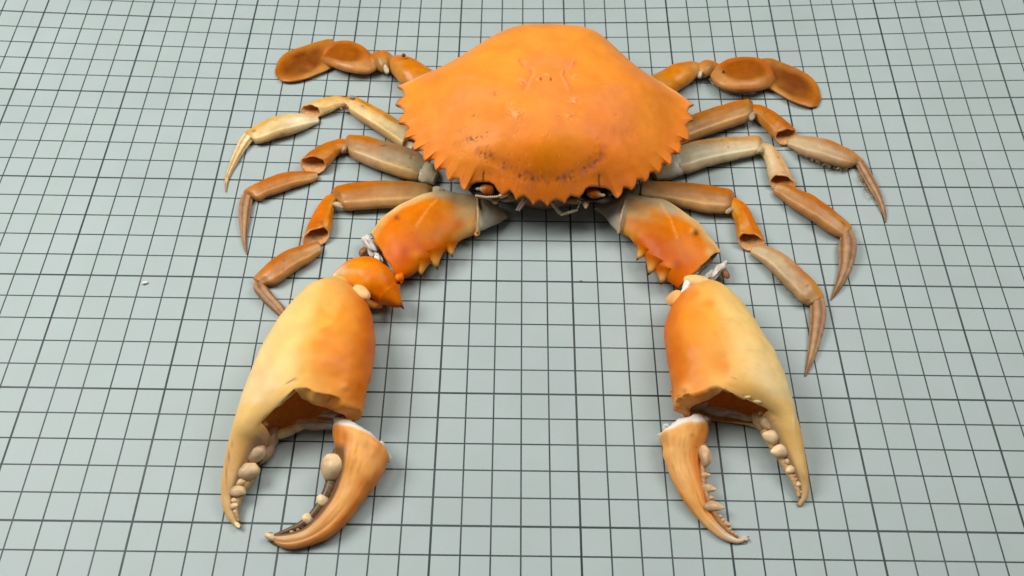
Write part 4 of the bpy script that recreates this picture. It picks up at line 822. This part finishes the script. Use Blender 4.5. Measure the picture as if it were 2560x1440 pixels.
SWM = [(0, -.6, (0.568, 0.168, 0.016)), (0, .6, (0.533, 0.269, 0.080)), (.3, -.7, (0.619, 0.176, 0.016)), (.3, .5, (0.585, 0.252, 0.056)), (.7, 0, (0.585, 0.202, 0.024)), (1, 0, (0.516, 0.210, 0.040))]
SL = (660, 60, 5.539)
sw = thing("swimming_leg", "flat paddle-ended swimming leg whose oval segment overlaps a rounded paddle pointing down-left", "crab leg", (860, 180), "paddle-ended swimming legs")
loft("paddle", [(160, 610, 165, 715), (200, 500, 230, 788), (290, 405, 340, 808), (420, 345, 470, 792), (560, 300, 610, 757), (700, 252, 740, 705), (850, 212, 870, 652), (960, 205, 960, 600)], sw, M_LEG, SL, k=.11, n=44, m=48, paint=SWD, jit=.01, e=2.6, post=paddle, cap=(.6, .3), lift=.05)
loft("oval_segment", [(785, 470, 792, 500), (828, 365, 858, 560), (920, 275, 960, 602), (1050, 232, 1090, 648), (1180, 232, 1210, 677), (1300, 272, 1345, 690), (1400, 332, 1460, 690), (1480, 410, 1565, 640)], sw, M_LEG, SL, k=.30, n=40, m=48, lift=.18, paint=SWP, jit=.015, e=2.3, post=dish, cap=(.5, .2))
loft("knee_segment", [(1450, 440, 1560, 622), (1560, 382, 1620, 662), (1690, 368, 1700, 668), (1795, 430, 1745, 640)], sw, M_LEG, SL, k=.6, n=24, m=28, lift=.1, paint=SWC, jit=.07, cap=(.4, .3))
loft("upper_segment", [(1775, 470, 1712, 590), (1835, 450, 1765, 680), (1950, 450, 1830, 760), (2080, 490, 1900, 830), (2230, 570, 2010, 905), (2400, 680, 2200, 990)], sw, M_LEG, SL, k=.7, n=30, m=30, lift=.1, paint=SWM, jit=.03, cap=(.3, .3))
blob("hinge_skin", 660 + 1690 / 5.539, 60 + 625 / 5.539, .55, .2, sw, M_WHITE, (.55, .48, .34), sq=(.6, 1.4, .8), ang=.3, rough=.35, sub=3)
blob("hinge_spur", 660 + 1935 / 5.539, 60 + 435 / 5.539, 1.25, .09, sw, M_LEG, (.10, .06, .04), rough=.3, sub=2)
SR = (1600, 100, 4.8)
sw2 = thing("swimming_leg", "flat paddle-ended swimming leg with a narrow dark-centred paddle pointing down-right", "crab leg", (1870, 190), "paddle-ended swimming legs")
loft("paddle", [(1440, 215, 1470, 580), (1570, 208, 1570, 607), (1700, 256, 1670, 667), (1850, 318, 1770, 727), (1980, 380, 1870, 772), (2090, 468, 1960, 799), (2152, 580, 2050, 818), (2178, 700, 2130, 800)], sw2, M_LEG, SR, k=.11, n=44, m=48, paint=[(1 - s, c, k_) for s, c, k_ in SWD], jit=.01, e=2.6, post=paddle, cap=(.3, .5), lift=.05)
loft("oval_segment", [(985, 270, 838, 440), (1060, 224, 882, 522), (1160, 202, 990, 592), (1270, 195, 1120, 624), (1370, 198, 1250, 632), (1440, 213, 1380, 624), (1520, 268, 1490, 602), (1590, 368, 1570, 565), (1616, 440, 1613, 490)], sw2, M_LEG, SR, k=.30, n=40, m=48, lift=.18, paint=[(1 - s, c, k_) for s, c, k_ in SWP], jit=.015, e=2.3, post=dish, cap=(.2, .5))
loft("knee_segment", [(690, 270, 712, 450), (770, 236, 775, 458), (860, 243, 825, 445), (965, 300, 875, 400)], sw2, M_LEG, SR, k=.6, n=24, m=28, lift=.1, paint=[(1 - s, c, k_) for s, c, k_ in SWC], jit=.07, cap=(.3, .4))
loft("upper_segment", [(60, 480, 380, 690), (190, 408, 470, 605), (300, 338, 562, 548), (430, 288, 642, 490), (600, 260, 702, 440), (690, 275, 722, 400)], sw2, M_LEG, SR, k=.7, n=30, m=30, lift=.1, paint=[(1 - s, c, k_) for s, c, k_ in SWM], jit=.03, cap=(.3, .3))
blob("hinge_skin", 1600 + 722 / 4.8, 100 + 415 / 4.8, .55, .16, sw2, M_WHITE, (.50, .46, .36), sq=(.6, 1.4, .8), ang=-.2, rough=.35, sub=3)
fringe("rim_hairs", [(835, 460), (870, 510), (930, 560), (1050, 605), (1200, 630), (1400, 625)], 150, .12, .018, sw2, plain("pale_hair", (.55, .47, .33), .6), -1.4, T=SR, z=(.15, .35), spread=.3)
blob("joint_spot", 1600 + 1003 / 4.8, 100 + 378 / 4.8, .78, .07, sw2, M_DARK, 'dark', sq=(.7, 1.2, .6), sub=2)

# ================================================================== WALKING LEGS
MER = [(0, -.7, (.60, .17, .025)), (0, .6, (.45, .24, .10)), (.3, -.8, (.52, .16, .03)), (.3, .0, (.40, .185, .07)), (.3, .8, (.50, .30, .14)), (.65, -.7, (.42, .17, .05)), (.65, .1, 'tan'), (.65, .8, (.50, .31, .14)), (1, -.4, (.36, .22, .10)), (1, .6, (.50, .36, .20))]
MERP = [(0, -.6, (.66, .32, .11)), (0, .5, (.62, .50, .30)), (.3, -.9, (.55, .30, .12)), (.3, -.2, (.64, .50, .30)), (.3, .5, (.66, .58, .40)), (.7, -.8, (.50, .29, .13)), (.7, 0, (.52, .45, .30)), (.7, .7, (.58, .50, .34)), (1, 0, (.46, .40, .27))]
MERC = [(0, -.6, (.70, .27, .05)), (0, .5, (.80, .58, .30)), (.3, -.9, (.60, .24, .05)), (.3, -.3, (.78, .50, .20)), (.3, .3, (.82, .66, .38)), (.3, .95, (.55, .36, .18)), (.7, -.8, (.62, .28, .07)), (.7, .1, (.78, .62, .34)), (.7, .9, (.60, .42, .2)), (1, 0, (.66, .54, .34))]
MERG = [(0, -.7, (.60, .19, .03)), (0, .5, (.44, .27, .14)), (.25, -.8, (.52, .19, .04)), (.3, 0, (.42, .24, .12)), (.3, .7, (.52, .38, .22)), (.65, -.6, (.40, .24, .13)), (.65, .3, (.44, .34, .22)), (.65, .95, (.56, .38, .18)), (1, 0, 'olive')]
CARP = [(0, -.6, (.56, .16, .03)), (0, .6, (.50, .26, .10)), (.4, -.6, (.52, .155, .03)), (.4, .7, (.46, .18, .05)), (.8, -.5, (.46, .14, .03)), (.8, .6, (.50, .22, .07)), (1, 0, (.46, .18, .05))]
CARO = [(s, c, tuple(min(1, v * f) for v, f in zip(k_, (1.25, 1.2, 1.0)))) for s, c, k_ in CARP]
CARC = [(0, -.5, (.74, .38, .11)), (0, .6, (.72, .52, .28)), (.5, -.6, (.76, .44, .15)), (.5, .5, (.74, .52, .25)), (1, -.5, (.76, .46, .19)), (1, .6, (.70, .50, .26))]
PRO = [(0, -.4, (.52, .24, .08)), (0, .6, (.44, .25, .12)), (.4, -.6, (.50, .165, .045)), (.4, .4, (.44, .20, .08)), (.4, .95, (.42, .23, .10)), (.75, -.6, (.48, .17, .05)), (.75, .5, (.46, .25, .11)), (1, 0, (.54, .38, .22))]
PROC = [(0, -.5, (.72, .38, .12)), (.15, .5, (.74, .56, .30)), (.3, -.7, (.74, .42, .13)), (.4, 0, (.80, .62, .32)), (.4, .7, (.64, .50, .28)), (.4, 1, (.44, .28, .13)), (.8, -.5, (.78, .58, .30)), (.8, .3, (.82, .74, .52)), (1, 0, (.76, .66, .46))]
PROT = [(0, -.6, (.60, .26, .08)), (.1, .5, (.44, .27, .14)), (.35, -.8, (.52, .21, .07)), (.35, 0, (.46, .28, .15)), (.4, .7, (.44, .32, .19)), (.75, -.7, (.52, .30, .15)), (.75, .3, (.54, .42, .26)), (1, 0, (.58, .47, .30))]
DAC = [(0, 0, (.36, .20, .10)), (.3, -.5, (.34, .175, .085)), (.3, .5, (.38, .21, .10)), (.7, 0, (.42, .24, .11)), (.95, 0, (.30, .16, .07)), (1, 0, (.16, .08, .04))]
DACC = [(0, 0, (.74, .56, .30)), (.4, -.5, (.74, .50, .22)), (.4, .6, (.66, .46, .22)), (.8, 0, (.66, .42, .16)), (1, 0, (.20, .10, .04))]
def ridged(ph, s):
    return 1 + .075 * np.cos(ph * 5 + .6) * (1 - .3 * s)
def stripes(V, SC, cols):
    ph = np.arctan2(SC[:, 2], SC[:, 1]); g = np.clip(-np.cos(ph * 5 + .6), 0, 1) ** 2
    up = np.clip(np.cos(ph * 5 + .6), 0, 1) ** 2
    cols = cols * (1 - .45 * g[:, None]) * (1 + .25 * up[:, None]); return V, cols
def keel(ph, s):                                                      # flattened, with an upper crest, a long ridge and a shallow groove
    g = lambda a, w_: np.exp(-(np.angle(np.exp(1j * (ph - a))) / w_) ** 2)
    return 1 + .05 * np.cos(2 * ph) + .075 * g(.80, .16) - .05 * g(1.22, .22) - .06 * g(2.2, .2) + .05 * g(2.62, .16)
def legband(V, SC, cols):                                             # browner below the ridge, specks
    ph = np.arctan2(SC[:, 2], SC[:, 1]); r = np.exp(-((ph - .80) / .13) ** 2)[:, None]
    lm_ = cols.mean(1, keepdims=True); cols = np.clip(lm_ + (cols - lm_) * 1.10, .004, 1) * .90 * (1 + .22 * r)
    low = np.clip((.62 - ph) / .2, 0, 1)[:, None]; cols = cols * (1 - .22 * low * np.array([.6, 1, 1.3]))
    q = np.clip((nz(V, 4.5, 17.) - .60) * 9, 0, 1)[:, None]; cols = cols * (1 - .6 * q) + pig('brown') * .6 * q
    return V, cols
def kneetone(V, SC, cols):
    lm_ = cols.mean(1, keepdims=True); cols = np.clip(lm_ + (cols - lm_) * 1.08, .004, 1) * .94
    q = np.clip((nz(V, 4.5, 7.) - .55) * 9, 0, 1)[:, None]; return V, cols * (1 - .5 * q) + pig('brown') * .5 * q
def upper(label, px, T, mer, car, mp, cp, hip=None, hipp=None, skin=None, open_car=True, ki=.52, kc=.62, inner=None, extra=None):
    t = thing("leg_upper_part", label, "crab leg", px, "upper parts of the walking legs")
    loft("thigh_segment", mer, t, M_LEG, T, k=ki, n=50, m=56, paint=mp, jit=.025, secf=keel, cap=(.25, .2), lift=.06, post=legband)
    loft("knee_segment", car, t, M_LEG, T if not isinstance(car[0][0], tuple) else T, k=kc, n=34, m=48, paint=cp, jit=.03, post=kneetone, opn=(False, True), inner=inner or M_INLEG, thick=.06, cap=(.4, 0), tilt=(0, -.75), secf=keel, rimj=.02, lift=.05)
    if hip: loft("hip_segment", hip, t, M_LEG, T, k=.6, n=18, m=24, paint=hipp or [(0, 0, (.56, .50, .36)), (1, 0, (.40, .36, .25))], jit=.05, cap=(.2, .3), lift=.05)
    for (x, y, z, r, sq, a, k_) in skin or ():
        blob("hinge_skin", T[0] + x / T[2], T[1] + y / T[2], z, r * .8, t, M_WHITE, tuple(v * f_ for v, f_ in zip(k_, (.74, .66, .54))), sq=sq, ang=a, rough=.35, sub=3)
    return t
def lower(label, px, T, pro, dac, pp, dp, T2=None, kp=.55, kd=.62, openp=False, liftd=.02):
    t = thing("leg_tip_part", label, "crab leg", px, "lower parts of the walking legs")
    loft("shin_segment", pro, t, M_LEG, T, k=kp, n=44, m=56, paint=pp, jit=.025, secf=keel, cap=(.25, .35), lift=.03, post=legband)
    loft("claw_tip", dac, t, M_TIP, T2 or T, k=kd, n=44, m=60, paint=dp, jit=.015, secf=ridged, post=stripes, cap=(.3, .4), lift=liftd)
    return t
A1 = (540, 220, 4.235); A2 = (540, 420, 3.6)
l3 = upper("cream and orange upper leg part with a blue-grey speck on its bend", (920, 290), A1,
      [(1385, 98, 1375, 195), (1450, 90, 1425, 265), (1580, 150, 1535, 352), (1750, 240, 1685, 445), (1900, 330, 1835, 545), (2050, 420, 1970, 640)],
      [(1375, 100, 1378, 185), (1300, 88, 1340, 200), (1200, 98, 1290, 218), (1080, 130, 1220, 252), (960, 178, 1155, 272), (885, 228, 1112, 272)], MERC, CARC,
      [(1990, 545, 1950, 600), (2040, 560, 1930, 640), (2110, 590, 2060, 680)], [(0, 0, 'white'), (1, 0, 'pale')], [(1350, 190, .5, .15, (1.2, .8, .8), .3, (.45, .22, .1)), (1345, 215, .3, .15, (1.3, .8, .7), -.4, (.62, .45, .28))], inner=M_INLEG)
lower("cream lower leg part with slender straw-coloured claw tip, bending farthest from the shell", (670, 330), A1,
      [(300, 485, 385, 548), (350, 440, 432, 587), (450, 385, 540, 568), (600, 315, 680, 522), (750, 282, 820, 487), (900, 274, 950, 437), (1030, 300, 1062, 387), (1072, 306, 1086, 374)],
      [(292, 490, 388, 560), (245, 555, 345, 610), (195, 665, 285, 692), (150, 775, 225, 792), (115, 880, 172, 882), (92, 985, 130, 987), (98, 1095, 112, 1100)], PROC, DACC)
upper("tan upper leg part with a pale triangular hip piece at its free end", (960, 400), A1,
      [(1385, 528, 1382, 660), (1420, 508, 1442, 738), (1560, 518, 1582, 802), (1750, 560, 1732, 868), (1950, 615, 1902, 928), (2130, 680, 2052, 972), (2250, 760, 2120, 985)],
      [(1378, 545, 1392, 682), (1310, 542, 1360, 692), (1200, 572, 1320, 692), (1080, 630, 1272, 737), (970, 710, 1218, 800), (885, 798, 1170, 835)], MERG, CARP,
      [(2262, 790, 2070, 955), (2310, 830, 2180, 1003), (2345, 895, 2290, 1025)], [(0, 0, (.52, .48, .36)), (.6, 0, (.58, .52, .36)), (1, 0, (.36, .32, .2))], [(1355, 640, .5, .2, (.7, 1.4, .8), .1, (.52, .40, .26))])
lower("rusty lower leg part with a grooved claw tip pointing straight down", (690, 470), A1,
      [(290, 1105, 368, 1158), (330, 1065, 462, 1192), (430, 1010, 542, 1152), (580, 945, 682, 1107), (720, 900, 802, 1062), (850, 885, 922, 1027), (980, 885, 1022, 997), (1056, 890, 1078, 968)],
      [(A1[2] * ((A2[0] + x0 / A2[2]) - A1[0]), A1[2] * ((A2[1] + y0 / A2[2]) - A1[1]), A1[2] * ((A2[0] + x1 / A2[2]) - A1[0]), A1[2] * ((A2[1] + y1 / A2[2]) - A1[1])) for x0, y0, x1, y1 in
       [(235, 245, 330, 277), (212, 300, 320, 320), (200, 400, 305, 410), (207, 510, 289, 515), (222, 620, 277, 620), (245, 710, 277, 715), (269, 772, 283, 776)]], PRO, DAC)
upper("orange-brown upper leg part running behind the claw arm that has the round wrist piece", (960, 500), A2,
      [(1050, 197, 1072, 270), (1110, 165, 1158, 372), (1250, 140, 1280, 376), (1450, 124, 1480, 362), (1700, 122, 1720, 346), (1880, 145, 1890, 300), (1960, 175, 1950, 240)],
      [(1045, 235, 1080, 300), (985, 265, 1062, 372), (920, 350, 1050, 452), (870, 440, 1040, 522), (822, 545, 1026, 572), (785, 672, 1015, 575)], MER, CARO,
      [(1925, 180, 1928, 240), (1990, 160, 2000, 232), (2040, 175, 2042, 218)], [(0, 0, (.5, .42, .24)), (1, 0, (.58, .54, .40))], [(1100, 335, .4, .22, (1.5, .7, .7), -.3, (.66, .56, .42))])
lower("rusty lower leg part whose claw tip is tucked under the big claw palm", (720, 650), A2,
      [(335, 992, 452, 1057), (390, 935, 532, 1047), (480, 850, 622, 992), (600, 765, 742, 907), (720, 715, 842, 852), (830, 682, 912, 797), (915, 664, 945, 768)],
      [(340, 1035, 442, 1052), (335, 1085, 492, 1112), (390, 1165, 547, 1182), (470, 1245, 607, 1242), (560, 1325, 652, 1320), (640, 1400, 690, 1390)], PRO, DAC)
B1 = (1600, 220, 4.0); B2 = (1600, 420, 2.667); B3 = (1460, 440, 4.5)
upper("reddish-brown upper leg part just below the dark-centred swimming paddle", (1850, 300), B1,
      [(1115, 138, 1132, 232), (1060, 120, 1072, 330), (940, 140, 962, 377), (780, 185, 802, 434), (620, 240, 642, 487), (480, 290, 502, 542), (330, 350, 362, 602)],
      [(1130, 165, 1142, 302), (1220, 180, 1205, 362), (1330, 235, 1255, 420), (1430, 305, 1305, 478), (1520, 380, 1335, 505), (1580, 462, 1350, 520)], MER, CARP, None, None, [(1120, 285, .5, .22, (.8, 1.4, .8), -.4, (.52, .46, .34))])
r3 = lower("buff lower leg part with a frayed fringe of bristles along its underside", (2080, 390), B1,
      [(1505, 500, 1476, 588), (1550, 480, 1532, 622), (1680, 483, 1652, 687), (1850, 510, 1822, 747), (2000, 570, 1962, 792), (2130, 635, 2082, 802), (2232, 717, 2162, 772)],
      [(2240, 725, 2160, 777), (2297, 820, 2216, 880), (2357, 930, 2281, 990), (2407, 1040, 2346, 1095), (2442, 1150, 2395, 1195), (2465, 1260, 2432, 1280), (2463, 1340, 2447, 1342)], [(1 - s, c, k_) for s, c, k_ in PROT], DAC)
fringe("bristles", [(1560, 635), (1700, 700), (1850, 755), (2000, 800), (2080, 805)], 90, .2, .016, r3, M_HAIR, -1.9, T=B1, z=(.1, .35))
fringe("bristles", [(2190, 860), (2260, 980), (2330, 1090)], 45, .16, .018, r3, M_HAIR, -2.4, T=B1, z=(.08, .25))
upper("pale olive upper leg part with brown specks and a hollow pink knee", (1800, 400), B1,
      [(1222, 512, 1225, 562), (1170, 485, 1168, 662), (1000, 490, 1012, 702), (800, 502, 832, 747), (600, 530, 642, 797), (420, 575, 472, 852), (320, 600, 402, 862)],
      [(1235, 550, 1172, 652), (1310, 570, 1232, 692), (1382, 650, 1260, 767), (1452, 750, 1278, 852), (1510, 870, 1290, 895), (1555, 1000, 1300, 920)], MERP, [(0, 0, (.66, .45, .24)), (.5, -.6, (.66, .40, .20)), (.5, .5, (.70, .54, .34)), (1, -.6, (.60, .36, .19)), (1, .6, (.60, .42, .24))],
      [(330, 640, 432, 862), (220, 720, 332, 907), (120, 820, 182, 927)], [(0, 0, 'grey'), (1, 0, 'olive')], [(1200, 620, .5, .2, (.8, 1.4, .8), -.5, (.64, .54, .38))], inner=M_INLEG)
lower("smooth orange-brown lower leg part with a chunky claw tip curving inward", (2040, 550), B2,
      [(912, 106, 890, 172), (960, 103, 936, 207), (1060, 145, 1012, 267), (1160, 190, 1112, 332), (1260, 262, 1212, 402), (1350, 330, 1282, 447), (1412, 387, 1336, 467)],
      [(1410, 415, 1335, 460), (1443, 480, 1325, 520), (1448, 550, 1327, 580), (1426, 640, 1328, 655), (1390, 725, 1312, 740), (1340, 805, 1290, 810), (1276, 881, 1268, 879)], [(1 - s, c, k_) for s, c, k_ in PRO], DAC)
upper("orange-brown upper leg part running behind the claw arm that meets its palm directly", (1740, 490), B3,
      [(1690, 200, 1680, 290), (1620, 155, 1602, 407), (1450, 120, 1432, 417), (1250, 92, 1232, 387), (1050, 75, 1032, 342), (850, 62, 832, 302), (650, 60, 642, 270)],
      [(B3[2] * ((B2[0] + x0 / B2[2]) - B3[0]), B3[2] * ((B2[1] + y0 / B2[2]) - B3[1]), B3[2] * ((B2[0] + x1 / B2[2]) - B3[0]), B3[2] * ((B2[1] + y1 / B2[2]) - B3[1])) for x0, y0, x1, y1 in
       [(635, 200, 602, 290), (690, 240, 630, 352), (742, 310, 640, 412), (782, 390, 645, 448), (812, 455, 648, 465), (830, 515, 655, 475)]], MER, CARO,
      [(600, 100, 652, 247), (520, 130, 562, 247), (450, 150, 482, 232)], [(0, 0, (.36, .30, .20)), (1, 0, (.30, .26, .18))], [(1640, 385, .4, .2, (1.4, .7, .7), .6, (.62, .50, .38))])
r1 = lower("buff-brown lower leg part nearest the claw palm with the straight fixed finger", (1960, 700), B2,
      [(757, 518, 737, 575), (810, 512, 777, 607), (920, 553, 852, 667), (1010, 620, 927, 742), (1100, 700, 1002, 817), (1180, 780, 1067, 887), (1226, 858, 1112, 912)],
      [(1225, 872, 1135, 905), (1244, 940, 1135, 960), (1241, 1020, 1135, 1030), (1220, 1110, 1130, 1110), (1190, 1210, 1122, 1205), (1150, 1310, 1108, 1305), (1109, 1386, 1096, 1385)], [(1 - s, c, k_) for s, c, k_ in PROT], DAC)
fringe("bristles", [(880, 690), (960, 770), (1030, 840), (1080, 890)], 60, .14, .016, r1, M_HAIR, -2.2, T=B2, z=(.1, .3))

# ================================================================== CRUMBS
def crumb(name, px, py, z, r, sq, ang, m, k_, label, cat):
    t = blob(name, px, py, z, r, None, m, k_, sq=sq, ang=ang, rough=.3, sub=2); return single(t, label, cat)
crumb("shell_flake", 362, 707, .07, .085, (1.4, .6, .7), .4, M_WHITE, 'white', "tiny white flake lying alone on the bare grid", "crumb")
crumb("crumb", 1452, 702, .03, .04, (1.3, .8, .6), 0, M_UNDER, 'tan', "tiny dark crumb beside a bold grid line below the shell", "crumb")
crumb("lint_speck", 881, 245, 1.15, .13, (1.0, .8, .7), 0, plain("grey_lint", (.20, .22, .24), .8), 'grey', "blue-grey speck of lint on the bend of the cream leg", "lint")
